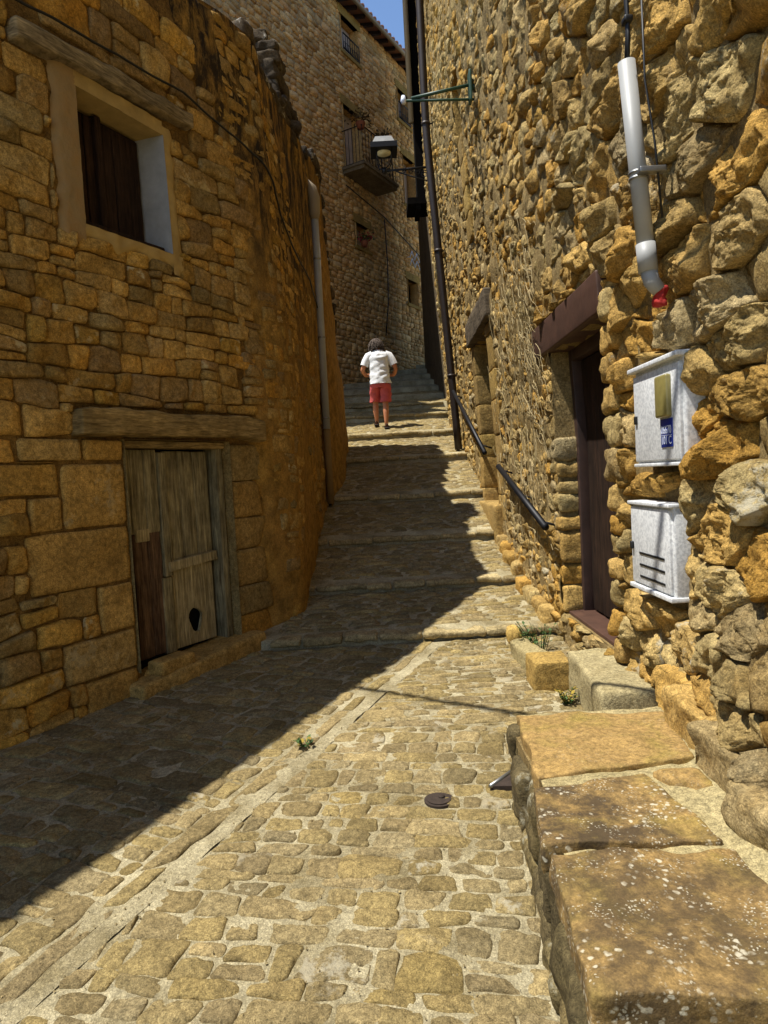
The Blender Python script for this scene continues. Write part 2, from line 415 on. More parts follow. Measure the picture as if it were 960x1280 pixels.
def poisson_cells(u0, u1, v0, v1, rfun, aspect, inside=None, k=30, tries=None):
    """irregular stone cells: darts at spacing rfun(u,v), u squeezed by aspect, then clipped voronoi"""
    pts = []; grid = {}; rmax = max(rfun(u0 + (u1 - u0) * i / 8, v0 + (v1 - v0) * j / 8) for i in range(9) for j in range(9)); cs = rmax
    def key(p): return (int(math.floor(p[0] / cs)), int(math.floor(p[1] / cs)))
    U0, U1 = u0 / aspect, u1 / aspect
    rmin = min(rfun(u0 + (u1 - u0) * i / 8, v0 + (v1 - v0) * j / 8) for i in range(9) for j in range(9))
    tries = tries or int(14 * (U1 - U0) * (v1 - v0) / (rmin * rmin))
    for _ in range(tries):
        p = (random.uniform(U0, U1), random.uniform(v0, v1))
        if inside and not inside(p[0] * aspect, p[1]): continue
        r = rfun(p[0] * aspect, p[1]); kx, ky = key(p); ok = True
        for i in (-1, 0, 1):
            for j in (-1, 0, 1):
                for q in grid.get((kx + i, ky + j), ()):
                    if (p[0] - q[0]) ** 2 + (p[1] - q[1]) ** 2 < r * r: ok = False; break
                if not ok: break
            if not ok: break
        if ok: pts.append(p); grid.setdefault((kx, ky), []).append(p)
    cells = []
    for p in pts:
        kx, ky = key(p); r = rfun(p[0] * aspect, p[1])
        nb = sorted(((q[0] - p[0]) ** 2 + (q[1] - p[1]) ** 2, q) for i in (-2, -1, 0, 1, 2) for j in (-2, -1, 0, 1, 2) for q in grid.get((kx + i, ky + j), ()) if q is not p)
        poly = [(max(U0, p[0] - 2 * r), max(v0, p[1] - 2 * r)), (min(U1, p[0] + 2 * r), max(v0, p[1] - 2 * r)), (min(U1, p[0] + 2 * r), min(v1, p[1] + 2 * r)), (max(U0, p[0] - 2 * r), min(v1, p[1] + 2 * r))]
        for d2, q in nb:
            if d2 > 9 * r * r: break
            a, b = q[0] - p[0], q[1] - p[1]; c = (q[0] ** 2 + q[1] ** 2 - p[0] ** 2 - p[1] ** 2) / 2
            poly = clip(poly, a, b, c)
            if len(poly) < 3: break
        if len(poly) > 2: cells.append([(x * aspect, y) for x, y in poly])
    return cells
def coursed_cells(u0, u1, v0, v1, hfun, wfun, wob=.02):
    """rough courses: rows of uneven height with wavy beds"""
    cells = []; v = v0; row = 0
    def bed(r, u): return wob * 1.6 * noise.noise((u * 1.3, r * 7.7, 1.3)) + wob * .8 * noise.noise((u * 4.1, r * 3.1, 8.3))
    while v < v1:
        h = hfun(v) * random.uniform(.72, 1.3); u = u0 - random.random() * .3
        while u < u1:
            w = wfun(u, v) * random.choice((.55, .75, .9, 1, 1.15, 1.5)) * random.uniform(.85, 1.15)
            a, b = max(u, u0), min(u + w, u1)
            if b - a > .03:
                s1, s2 = random.uniform(-.25, .25) * wob, random.uniform(-.25, .25) * wob
                lo = lambda x: v + bed(row, x); hi = lambda x: v + h + bed(row + 1, x)
                parts = [(lo, hi)]
                if h > .13 and w < .3 and random.random() < .3:
                    f = random.uniform(.35, .65); md = (lambda x, f=f, lo=lo, hi=hi: lo(x) * (1 - f) + hi(x) * f); parts = [(lo, md), (md, hi)]
                for l, g in parts:
                    m_ = (a + b) / 2
                    cells.append([(a + s1, l(a)), (m_, min(l(m_), (l(a) + l(b)) / 2)), (b + s2, l(b)), (b - s2, g(b)), (m_, max(g(m_), (g(a) + g(b)) / 2)), (a - s1, g(a))])
            u += w
        v += h; row += 1
    return cells
def stone(poly, W, thick, N=18, rings=5, rough=.012, nsc=9., facets=3, back=.06, outline=.05, pw=2.6, cr=.03, crag=0., fs=(.5, 1.4), fcap=(1.02, 1.45), lowf=0., tl=1.):
    """a stone filling poly (u,v) standing thick proud of the wall; W(u,v,d) -> world"""
    pts = resample(poly, N, cr=cr)
    cx = sum(p[0] for p in pts) / N; cy = sum(p[1] for p in pts) / N
    rr = math.sqrt(max(1e-6, area(poly) / math.pi)); off = Vector((random.random() * 50, random.random() * 50, random.random() * 50))
    th = thick * random.uniform(.6, 1.35); tilt = (random.uniform(-1, 1) * .35 * th / rr, random.uniform(-1, 1) * .35 * th / rr)
    fc = []
    for _ in range(facets):
        g = random.uniform(0, 2 * math.pi); s = random.uniform(*fs) * th / rr
        fc.append((math.cos(g) * s, math.sin(g) * s, th * random.uniform(*fcap)))
    V = []; F = []
    ts = [1.0] + [1 - ((i) / rings) ** 1.35 for i in range(rings)]
    for ri, t in enumerate(ts):
        for (pu, pv) in pts:
            du, dv = pu - cx, pv - cy
            k = 1 + outline * noise.noise(Vector((pu * 9, pv * 9, off.x)))
            u, v = cx + du * t * k, cy + dv * t * k
            if ri == 0: d = -back
            else:
                e0 = (1 - t ** (pw * 1.6)) ** .55 if t < 1 else 0
                d = th * e0 + (tilt[0] * du * t + tilt[1] * dv * t) * (tl if t < 1 else 0)
                for (a, b, c) in fc: d = min(d, c - a * (u - cx) - b * (v - cy))
                d = max(d, lowf * th * e0)
                q = Vector((u, v, d)) * nsc + off
                nz = noise.fractal(q, .62, 2.1, 6)
                if crag: nz += crag * (.45 - 1.5 * abs(noise.noise(q * .55))) + crag * .5 * (.4 - 1.4 * abs(noise.noise(q * 1.3)))
                d += rough * nz * (1 if t < 1 else .4)
                e = rough * .6 * (1 - .5 * t)
                u += e * noise.noise(q + Vector((17, 3, 1))); v += e * noise.noise(q + Vector((5, 31, 2)))
            V.append(W(u, v, d))
    ux = cx; vx = cy; d = th
    for (a, b, c) in fc: d = min(d, c)
    V.append(W(cx, cy, d + rough * noise.fractal(Vector((cx, cy, d)) * nsc + off, .9, 2.1, 4)))
    m = len(ts)
    for r in range(m - 1):
        for k in range(N):
            F.append((r * N + k, r * N + (k + 1) % N, (r + 1) * N + (k + 1) % N, (r + 1) * N + k))
    c = m * N
    for k in range(N): F.append(((m - 1) * N + k, (m - 1) * N + (k + 1) % N, c))
    return V, F
def px_area(cell, W):
    """how large a stone shows in the photo (0 when outside)"""
    c = W(sum(p[0] for p in cell) / len(cell), sum(p[1] for p in cell) / len(cell), 0) - Vector((0, 0, EYE))
    z = c.dot(CF)
    if z < .15: return 0
    x = 480 + FPX * c.dot(CR) / z; y = 640 - FPX * c.dot(CU) / z
    if not (-150 < x < 1110 and -160 < y < 1440): return 0
    P = []
    for p in cell:
        q = W(p[0], p[1], 0) - Vector((0, 0, EYE)); zz = max(.1, q.dot(CF)); P.append((FPX * q.dot(CR) / zz, FPX * q.dot(CU) / zz))
    a = area(P)
    if not (-20 < x < 980 and -20 < y < 1300): a *= .02
    return a
def lay(cells, W, parent, mat, name='stone', maxparts=300, gap=.012, thick=.03, rough=.012, minpx=25, hi=(26, 8), mid=(18, 5), lo=(10, 3), stuff='small_stones', tfun=None, **kw):
    """the largest cells become parts of their own, the rest one mesh"""
    L = []
    for c in cells:
        c = inset(c, random.uniform(*gap) if isinstance(gap, tuple) else gap * random.uniform(.6, 1.5))
        if len(c) < 3 or area(c) < .0006: continue
        L.append((px_area(c, W), c))
    L.sort(key=lambda t: -t[0])
    rest = Bag(); k = 0
    for a, c in L:
        if a <= 0: continue
        q = hi if a > 2200 else mid if a > 350 else lo
        th = thick(c) if callable(thick) else thick
        V, F = stone(c, W, th, q[0], q[1], rough(c) if callable(rough) else rough, **kw)
        t = tfun(c) if tfun else tint()
        if k < maxparts and a > minpx:
            mesh_obj(name, V, F, mat, parent, t); k += 1
        else: rest.add(V, F, t)
    if rest.V: rest.build(stuff, mat, parent, kind='stuff')
    return k, len(L)

def panel(W, us, vs_, holes, dfun, step=.12):
    def ticks(e):
        e = sorted(set(round(x, 4) for x in e)); t = []
        for a, b in zip(e[:-1], e[1:]):
            n = max(1, int(math.ceil((b - a) / step))); t += [a + (b - a) * i / n for i in range(n)]
        return t + [e[-1]]
    U = ticks(list(us) + [h[i] for h in holes for i in (0, 1)]); Vt = ticks(list(vs_) + [h[i] for h in holes for i in (2, 3)])
    Vv = [W(u, v, dfun(u, v)) for v in Vt for u in U]; Ff = []
    for j in range(len(Vt) - 1):
        for i in range(len(U) - 1):
            cu, cv = (U[i] + U[i + 1]) / 2, (Vt[j] + Vt[j + 1]) / 2
            if any(h[0] < cu < h[1] and h[2] < cv < h[3] for h in holes): continue
            k = j * len(U) + i; Ff.append((k, k + 1, k + 1 + len(U), k + len(U)))
    return Vv, Ff, U, Vt
# ================================================================== GROUND AND STREET
TREADS = [(-4.0, -.14, 5.45, .20), (5.45, .27, 6.7, .41), (6.7, .49, 7.9, .75), (7.9, .84, 9.3, 1.20), (9.3, 1.29, 10.9, 1.74), (10.9, 1.85, 12.6, 2.23), (12.6, 2.34, 14.2, 2.70)]
_y, _z = 14.2, 2.82
while _y < 24:
    TREADS.append((_y, _z, _y + 1.3, _z + .22)); _y += 1.3; _z += .35
def gz(X, Y):
    for (y0, z0, y1, z1) in TREADS:
        if Y < y1 or (y0, y1) == (TREADS[-1][0], TREADS[-1][2]):
            t = (Y - y0) / (y1 - y0); break
    z = z0 + (z1 - z0) * t
    return z + .012 * noise.noise((X * .9, Y * .9, 0))
g = thing  # alias kept short below
V, F = box(-150, 150, -150, 150, -.9, -.35)
setp(mesh_obj('ground', V, F, MAT['street'], smooth=False), kind='structure')
bag = Bag()
for i, (y0, z0, y1, z1) in enumerate(TREADS):
    x0, x1 = (-7, 1.9) if i == 0 else (-1.35, 1.8) if i < 7 else (-7, 9)
    dx = .06 if i < 3 else .15; dy = .06 if i < 3 else .12
    if i == 0: y0_ = -4.0
    nx = int((x1 - x0) / dx); ny = max(2, int((y1 - y0) / dy))
    Vv = []; Ff = []
    for b_ in range(ny + 1):
        for a_ in range(nx + 1):
            X = x0 + (x1 - x0) * a_ / nx; Y = y0 + (y1 - y0) * b_ / ny
            Yq = min(max(Y, y0 + 1e-4), y1 - 1e-4)
            Vv.append((X, Y, gz(X, Yq) + .006 * noise.fractal((X * 7, Y * 7, 3.), 1, 2, 3)))
    for b_ in range(ny):
        for a_ in range(nx):
            k = b_ * (nx + 1) + a_; Ff.append((k, k + 1, k + nx + 2, k + nx + 1))
    n0 = len(Vv)
    if i:   # riser
        for a_ in range(nx + 1): Vv.append((Vv[a_][0], y0, z0 - .25))
        for a_ in range(nx): Ff.append((n0 + a_, n0 + a_ + 1, a_ + 1, a_))
    bag.add(Vv, Ff)
street = bag.build('street', MAT['street']); setp(street, kind='structure')

WS = lambda u, v, d: Vector((u, v, gz(u, v) + d))
XG = lambda Y: -1.0 + .432 * (Y - 2.31)                 # edge line between the two bands of paving
XLW = lambda Y: -2.25 + .5774 * (Y - 3.7)               # foot of the left house
cells = []
def cl_all(cs, *hp):
    out = []
    for c in cs:
        for (a, b, q) in hp:
            c = clip(c, a, b, q)
            if len(c) < 3: break
        if len(c) > 2 and area(c) > .003: out.append(c)
    return out
# rows of small worn setts, each band with its own skew
def rot(cs, an, c):
    ca, sa = math.cos(an), math.sin(an)
    return [[(c[0] + (p[0] - c[0]) * ca - (p[1] - c[1]) * sa, c[1] + (p[0] - c[0]) * sa + (p[1] - c[1]) * ca) for p in q] for q in cs]
near = rot(coursed_cells(-3, 2.6, .2, 4.8, lambda v: .112, lambda u, v: .155, .035), -.16, (0, 2.5))
near = cl_all(near, (-1, .432, -(-1.0 - .432 * 2.31) - .085), (0, 1, 3.75), (1, 0, 1.42))
near = [c for c in near if not (min(p[0] for p in c) > .55 and max(p[1] for p in c) < 3.1)]
far_ = rot(coursed_cells(-3, 2.6, 3.2, 6.2, lambda v: .07, lambda u, v: .2, .02), -.06, (0, 4.5))
far_ = cl_all(far_, (-1, .432, -(-1.0 - .432 * 2.31) - .085), (0, -1, -3.75), (0, 1, 5.43), (1, 0, 1.42))
left_ = rot(coursed_cells(-4.5, 2.2, .0, 6.4, lambda v: .13, lambda u, v: .2, .035), -.42, (-1, 3))
left_ = cl_all(left_, (1, -.432, (-1.0 - .432 * 2.31) - .115), (-1, .5774, 2.25 + .5774 * 3.7 + .0), (0, 1, 5.43), (0, -1, -.7), (-1, 0, 3.2))
# the row of long edging stones
y = .6; edging = []
while y < 5.4:
    l = random.uniform(.22, .5); w = random.uniform(.08, .115)
    edging.append([(XG(y) - w, y), (XG(y) + .0, y), (XG(y + l) + .0, y + l), (XG(y + l) - w, y + l)]); y += l
cob = near + far_ + left_ + edging
def wide_gap(c):
    return c
lay(cob, WS, street, MAT['cobble'], 'cobble', 300, gap=(.002, .0095), thick=.0095, rough=.008, hi=(30, 7), mid=(24, 6), lo=(10, 3), stuff='small_cobbles', nsc=13., facets=2, back=.03, outline=.34, pw=3.2, cr=.026, crag=.5)
Vv, Ff, _, _ = panel(lambda u, v, d: Vector((XG(v) + u, v, gz(XG(v) + u, v) + d)), (.004, .09), (.6, 5.4), [], lambda u, v: .001 + .012 * noise.fractal((u * 7, v * 7, 1), 1, 2, 3) + .004 * noise.noise((u * 40, v * 40, 1)), .02)
mesh_obj('cement_strip', Vv, Ff, MAT['street'], street, (.3, .9, .3))
tre = []
for (y0, z0, y1, z1) in TREADS[1:10]:
    cs = coursed_cells(-.95 if y0 < 14 else -2, 1.42 if y0 < 14 else 2.5, y0 + .17, y1, lambda v: .062, lambda u, v: .28, .012)
    cs = cl_all(cs, (0, 1, y1 - .004), (0, -1, -y0 - .15))
    tre += cs
lay(tre, WS, street, MAT['cobble'], 'tread_stone', 0, gap=.006, thick=.014, rough=.006, lo=(8, 2), mid=(8, 2), hi=(12, 3), stuff='tread_stones', nsc=14., facets=1, back=.02, outline=.06, pw=3)
for i, (y0, z0, y1, z1) in enumerate(TREADS[1:9]):
    zb = TREADS[i][3]; x = -.98 if i < 7 else -2
    while x < 1.4:
        l = random.uniform(.24, .52); h = random.uniform(.055, .07)      # worn nosing stones, a hand's breadth proud of the riser
        M = at((x + l / 2, y0 + .055 + random.uniform(-.012, .012), z0 - h / 2 + .014 + random.uniform(-.008, .006)), random.uniform(-.03, .03))
        V, F = rock_box((l - .006, .19, h), .022, .014, 11, .05, .006, M, mx=9)
        mesh_obj('edge_stone', V, F, MAT['edge'], street, tint()); x += l

# ================================================================== LEFT HOUSE
def sst(a, b, x):
    t = max(0., min(1., (x - a) / (b - a))); return t * t * (3 - 2 * t)
RC = .45; UC = 2.78; ARC = RC * R_(30)
def path(u):
    if u < UC: return (-2.25 + .5 * u, 3.7 + .866 * u, 0.0)
    a = min((u - UC) / RC, R_(30))
    cxx = -2.25 + .5 * UC - .866 * RC; cyy = 3.7 + .866 * UC + .5 * RC
    an = -R_(30) + a
    x = cxx + RC * math.cos(an); y_ = cyy + RC * math.sin(an)
    ex = max(0., u - UC - ARC); return (x, y_ + ex, a)
def pw_(x, pts):
    if x <= pts[0][0]: return pts[0][1]
    for (a, b), (c, e) in zip(pts[:-1], pts[1:]):
        if x <= c: return b + (e - b) * (x - a) / (c - a)
    return pts[-1][1]
RECESS = ((.8, 0.), (2.0, .11), (2.74, .15), (3.36, .18), (4.2, .08), (4.85, -.03), (6.3, .0))
def WL(u, v, d):
    x, y_, a = path(u); an = -R_(30) + a
    d = d - pw_(u, RECESS) * max(0., v - 2.4) / 3.1
    return Vector((x + math.cos(an) * d, y_ + math.sin(an) * d, v))
UEND = UC + ARC + 3.3
lh = thing('stone_house', WL(0, .1, -.2), 'ochre rubble stone house with a small shuttered window above a battered plank door', 'house')
def reveal(W, h, d0, d1, sides='lrtb'):
    """the four inner faces of an opening"""
    u0, u1, v0, v1 = h; Vv = []; Ff = []
    q = {'l': ((u0, v0), (u0, v1)), 'r': ((u1, v0), (u1, v1)), 't': ((u0, v1), (u1, v1)), 'b': ((u0, v0), (u1, v0))}
    for s in sides:
        (a, b), (c, d) = q[s]; k = len(Vv)
        Vv += [W(a, b, d0), W(c, d, d0), W(c, d, d1), W(a, b, d1)]; Ff.append((k, k + 1, k + 2, k + 3))
    return Vv, Ff
WIN = (.87, 1.61, 3.27, 4.13); DOOR = (1.04, 2.06, .30, 1.90)
LTOP = lambda u: pw_(u, ((-6, 6.1), (-2.4, 5.45), (-1.1, 5.26), (0, 5.1), (1.2, 5.08), (2.0, 5.42), (2.45, 5.5), (6.5, 5.48)))
b = Bag()
Vv, Ff, _, _ = panel(WL, (-6, UC + .3), (-.4, 4.4, 5.05), [WIN, DOOR], lambda u, v: -.016 + .016 * noise.noise((u * 5, v * 5, 2)), .1)
b.add(Vv, Ff)
for a_ in ((-6, -4.5, -3, -1.5, 0, 1.2, 1.6, 2.0, 2.2, 2.45), (2.45, 2.6, 2.78, 2.9, UC + ARC, 3.4, 3.8, 4.2, 4.6, 5, 5.5, UEND)):
    for u, w in zip(a_[:-1], a_[1:]):     # wall head and back: a solid wall half a metre thick
        for (d0, d1, va, vb) in ((.0, -.55, 'top', 'top'), (-.55, -.55, -.4, 'top'), (-.005, -.005, 5.04, 'top')):
            f_ = lambda q, uu: LTOP(uu) if q == 'top' else q
            if d0 != d1: b.add([WL(u, LTOP(u), d0), WL(w, LTOP(w), d0), WL(w, LTOP(w), d1), WL(u, LTOP(u), d1)], [(0, 1, 2, 3)])
            else: b.add([WL(u, f_(va, u), d0), WL(w, f_(va, w), d0), WL(w, f_(vb, w), d0), WL(u, f_(vb, u), d0)], [(0, 1, 2, 3)])
b.add([WL(UEND, -.3, .03), WL(UEND, -.3, -.55), WL(UEND, LTOP(UEND), -.55), WL(UEND, LTOP(UEND), .03)], [(0, 1, 2, 3)])
b.build('wall', MAT['left_mortar'], lh)
# plaster round the corner
PLE = lambda v: 2.42 + .16 * noise.noise((v * 1.3, 2.2, .5)) + .12 * noise.noise((v * 4.1, 7.2, .5)) - .75 * sst(4.3, 5.3, v)
Vv, Ff, U, Vt = panel(WL, (1.4, UC, UC + ARC, UEND), (-.2, 5.48), [DOOR, WIN], lambda u, v: -.05 + .075 * sst(PLE(v) - .12, PLE(v) + .12, u) + .03 * noise.fractal((u * 1.6, v * 1.6, 4), 1, 2, 4) + .010 * noise.fractal((u * 9, v * 9, 9), 1, 2, 3), .07)
Vv = [WL(U[i % len(U)], LTOP(U[i % len(U)]), -.03) if Vt[i // len(U)] > LTOP(U[i % len(U)]) else v for i, v in enumerate(Vv)]
T = []
for v in Vt:
    for u in U:
        T.append((0, 0, max(0., min(1., sst(2.6, 5.2, v + .9 * sst(2.2, 3.0, u) - 1.1 * sst(4.2, 5.6, u))))))
mesh_obj('plaster', Vv, Ff, MAT['plaster'], lh, T)
# masonry
blocks = [(.30, 1.03, .95, 1.32), (.56, 1.03, 1.33, 1.74), (.30, .72, 1.755, 1.895), (.73, 1.03, 1.755, 1.895), (.76, 1.03, .63, .94), (.48, 1.03, .36, .62), (.62, 1.03, -.05, .35),
          (.13, .54, 1.55, 1.74), (.33, .55, 1.33, 1.54)]
BEAMR = (.44, 1.93, 4.19, 4.41); LINR = (.68, 2.44, 1.9, 2.12); BANDR = (.68, .87, 3.2, 4.2); TRIMR = (.85, 1.69, 3.2, 4.2)
ex = [WIN, DOOR, LINR, BEAMR, BANDR, TRIMR, (2.06, 2.42, .2, 1.9)] + blocks
cl = coursed_cells(-1.6, 2.75, -.1, 5.5, lambda v: .118 if 2 < v < 3.3 else .18 if v > 4.3 else .15, lambda u, v: .23 if 2 < v < 3.3 else .32, .042)
cl = [cut_rect(c, ex) for c in cl]
cl = [c for c in cl if len(c) > 2 and max(p[1] for p in c) < LTOP(c[0][0]) + .03]
cl = [c for c in cl if len(c) > 2 and area(c) > .0035]
cl = [c for c in cl if (sum(p[0] for p in c) / len(c)) < PLE(sum(p[1] for p in c) / len(c)) + .02]
bl = [[(x0, z0), (x1, z0), (x1, z1), (x0, z1)] for (x0, x1, z0, z1) in blocks]
lay(cl, WL, lh, MAT['left'], 'stone', 270, gap=(.002, .009), thick=lambda c: random.choice((.012, .02, .026, .04)), rough=.015, hi=(28, 7), mid=(20, 6), lo=(12, 3), nsc=7., facets=2, back=.05, outline=.12, pw=4.5, cr=.022, crag=.5)
for c in bl:
    V, F = stone(inset(c, .005), WL, .018, 36, 8, .007, 6., 1, .05, .03, 6)
    mesh_obj('dressed_block', V, F, MAT['left'], lh, (random.uniform(.0, .5), random.uniform(.4, .9), random.random()))
z = .2
for h in (.28, .24, .3, .26, .3, .3):
    V, F = stone(inset([(2.07, z), (2.40 + random.uniform(-.05, .12), z), (2.40 + random.uniform(-.05, .12), z + h), (2.07, z + h)], .004), WL, .016, 28, 7, .007, 6., 1, .05, .03, 6)
    mesh_obj('jamb_stone', V, F, MAT['left'], lh, (.5 + random.uniform(-.1, .1), random.uniform(.2, .5), .3)); z += h
# worn stones showing through the plaster round the corner
cl = coursed_cells(2.3, UEND - .35, -.1, 5.4, lambda v: .13, lambda u, v: .24, .04)
cl = [c for c in cl if noise.fractal((c[0][0] * .9, c[0][1] * .9, 3.3), 1, 2, 3) + .25 * sst(3.2, 2.4, c[0][0]) + random.uniform(-.25, .25) > -.12 and not (c[0][0] < 2.5 and c[0][1] < 2.2)]
lay(cl, lambda u, v, d: WL(u, v, d + .012 + .02 * noise.fractal((u * 1.6, v * 1.6, 4), 1, 2, 4)), lh, MAT['left'], 'embedded_stone', 24, gap=.006, thick=.02, rough=.016, mid=(20, 5), lo=(14, 4), stuff='embedded_stones', nsc=7., facets=2, back=.06, outline=.2, pw=3, crag=.6)
# window
wp = Bag(); Vv, Ff = reveal(WL, WIN, .012, -.30, 'lb'); wp.add(Vv, Ff)
win = mesh_obj('window', *reveal(WL, WIN, .016, -.22, 'lb'), MAT['band_plaster'], lh, smooth=False)
mesh_obj('soffit', *reveal(WL, WIN, .016, -.22, 't'), MAT['soffit_plaster'], win, smooth=False)
V, F = box(0, 1, 0, 1, 0, 1); 
def wbox(name, mat, parent, u0, u1, v0, v1, d0, d1, W=WL, rad=.008, rough=.003, tn=None, seg=.08):
    cu, cv, cd = (u0 + u1) / 2, (v0 + v1) / 2, (d0 + d1) / 2
    M = lambda p: W(cu + p[0], cv + p[2], cd + p[1])
    V, F = rock_box((u1 - u0, abs(d1 - d0), v1 - v0), rad, rough, 8, seg, 0, M)
    return mesh_obj(name, V, F, mat, parent, tn or tint())
# pale limewashed right reveal, splayed
V = [WL(1.615, 3.27, .02), WL(1.615, 4.13, .02), WL(1.56, 4.13, -.22), WL(1.56, 3.27, -.22)]
mesh_obj('splayed_reveal', V, [(0, 1, 2, 3)], MAT['window_trim'], win, smooth=False)
V = [WL(WIN[0], WIN[2], -.22), WL(WIN[1], WIN[2], -.22), WL(WIN[1], WIN[3], -.22), WL(WIN[0], WIN[3], -.22)]
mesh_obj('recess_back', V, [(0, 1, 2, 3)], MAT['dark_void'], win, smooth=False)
for (u0, u1) in ((.885, .97), (.973, 1.06), (1.063, 1.13), (1.20, 1.30), (1.303, 1.42), (1.423, 1.54)):
    wbox('shutter_board', MAT['wood_dark'], win, u0, u1, 3.30, 4.10, -.20, -.175 + random.uniform(-.006, .006))
wbox('mullion', MAT['wood_dark'], win, 1.135, 1.19, 3.28, 4.12, -.20, -.145)
wbox('sill_board', MAT['wood_dark'], win, .875, 1.575, 3.275, 3.31, -.20, -.02)
# plaster bands with ragged edges
def band(mat, u0, u1, v0, v1, ef, d0=.016):
    Vv, Ff, _, _ = panel(WL, (u0, u1), (v0, v1), [], lambda u, v: d0 - .05 * ef(u, v) + .010 * noise.fractal((u * 8, v * 8, 2), 1, 2, 4), .025)
    mesh_obj('window_band', Vv, Ff, MAT[mat], lh)
rg = lambda x, k: .05 * noise.fractal((x * 5, k, 1), 1, 2, 3)
band('band_plaster', .66, .87, 3.06, 4.24, lambda u, v: sst(.73, .67, u + rg(v, 1)) + sst(3.16, 3.08, v + rg(u, 3)))
band('soffit_plaster', 1.615, 1.80, 3.12, 4.2, lambda u, v: sst(1.68, 1.76, u + rg(v, 5)))
band('soffit_plaster', .86, 1.72, 3.10, 3.27, lambda u, v: sst(3.21, 3.13, v + rg(u, 7)))
band('soffit_plaster', .86, 1.62, 4.13, 4.23, lambda u, v: 0)
M = lambda p: WL(1.185 + p[0], 4.30 + p[2] + .05 * p[0], .02 + p[1])
V, F = rock_box((1.46, .12, .115), .02, .02, 5, .06, .012, M, mx=24)
mesh_obj('window_beam', V, F, MAT['wood_beam_grey'], lh, tint())
# door
door = mesh_obj('door', *reveal(WL, DOOR, .016, -.24, 'lrt'), MAT['left'], lh, (.4, .3, .2), smooth=False)
V = [WL(DOOR[0], DOOR[2] - .1, -.26), WL(DOOR[1], DOOR[2] - .1, -.26), WL(DOOR[1], DOOR[3], -.26), WL(DOOR[0], DOOR[3], -.26)]
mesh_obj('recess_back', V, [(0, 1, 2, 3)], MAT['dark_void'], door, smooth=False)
for (u0, u1) in ((1.05, 1.17), (1.173, 1.30), (1.303, 1.42)):
    wbox('plank', MAT['wood_grey'], door, u0, u1, 1.24 + random.uniform(-.02, .02), 1.84, -.17, -.125 + random.uniform(-.004, .004))
    wbox('peeling_plank', MAT['wood_red'], door, u0, u1, .34, 1.235 if u0 < 1.3 else 1.5, -.172, -.132 + random.uniform(-.004, .004), rough=.006, seg=.04)
wbox('patch_board', MAT['wood_pale'], door, 1.19, 1.31, 1.18, 1.27, -.14, -.115)
wbox('stile', MAT['wood_grey'], door, 1.425, 1.50, .9, 1.82, -.17, -.105)
wbox('stile', MAT['wood_grey'], door, 1.40, 1.50, .33, .895, -.17, -.118)
for (u0, u1) in ((1.505, 1.64), (1.643, 1.79), (1.793, 1.945)):
    wbox('plank', MAT['wood_grey'], door, u0, u1, 1.0, 1.83, -.175, -.135 + random.uniform(-.004, .004))
M = lambda p: WL(1.71 + p[0], .985 + p[2] + .07 * p[0], -.12 + p[1])
V, F = rock_box((.50, .05, .075), .008, .006, 9, .05, 0, M); mesh_obj('rail', V, F, MAT['wood_pale'], door, tint())
# lower right panel with the gnawed hole near the sill
hc = (1.72, .52); hole = [(hc[0] + .075 * math.cos(a) * (1 + .18 * math.sin(3 * a)), hc[1] + .11 * math.sin(a) * (1 + .12 * math.cos(2 * a + 1)) + .0) for a in [2 * math.pi * k / 24 for k in range(24)]]
def rectpt(a, u0, u1, v0, v1, c):
    dx, dy = math.cos(a), math.sin(a); t = 9
    if dx > 1e-6: t = min(t, (u1 - c[0]) / dx)
    if dx < -1e-6: t = min(t, (u0 - c[0]) / dx)
    if dy > 1e-6: t = min(t, (v1 - c[1]) / dy)
    if dy < -1e-6: t = min(t, (v0 - c[1]) / dy)
    return (c[0] + dx * t, c[1] + dy * t)
an_ = sorted([2 * math.pi * k / 24 for k in range(24)] + [math.atan2(y_ - hc[1], x_ - hc[0]) % (2 * math.pi) for x_ in (1.505, 1.93) for y_ in (.34, .95)])
ou = [rectpt(a, 1.505, 1.93, .34, .95, hc) for a in an_]
inn = [(hc[0] + .065 * math.cos(a) * (1 + .2 * math.sin(3 * a)), hc[1] + .10 * math.sin(a) * (1 + .12 * math.cos(2 * a + 1))) for a in an_]
n_ = len(an_); V = [WL(p[0], p[1], -.14) for p in ou] + [WL(p[0], p[1], -.14) for p in inn] + [WL(p[0], p[1], -.165) for p in inn]
F = [(i, (i + 1) % n_, n_ + (i + 1) % n_, n_ + i) for i in range(n_)] + [(n_ + i, n_ + (i + 1) % n_, 2 * n_ + (i + 1) % n_, 2 * n_ + i) for i in range(n_)]
o = mesh_obj('holed_panel', V, F, MAT['wood_pale'], door, smooth=False); o['label'] = 'pale lower door panel with a gnawed hole'
wbox('frame_post', MAT['wood_grey'], door, 1.975, 2.045, .3, 1.9, -.2, -.06)
wbox('frame_head', MAT['wood_beam'], door, 1.05, 2.05, 1.845, 1.895, -.2, -.03)
M = lambda p: WL(1.55 + p[0], 2.005 + p[2] + .012 * p[0] - .03 * sst(.6, .9, p[0]), .01 + p[1])
V, F = rock_box((1.76, .17, .17), .018, .012, 5, .06, .012, M, mx=26)
mesh_obj('door_beam', V, F, MAT['wood_beam'], lh, tint())
M = lambda p: WL(1.56 + p[0], .2 + p[2] + .07 * p[0], -.02 + p[1])
V, F = rock_box((1.26, .36, .2), .03, .016, 6, .06, .01, M, mx=20)
mesh_obj('door_sill', V, F, MAT['left'], lh, (.3, .45, .4))
V, F = rock_box((.30, .16, .1), .02, .01, 7, .05, .01, lambda p: WL(1.27 + p[0], .315 + p[2], .06 + p[1]))
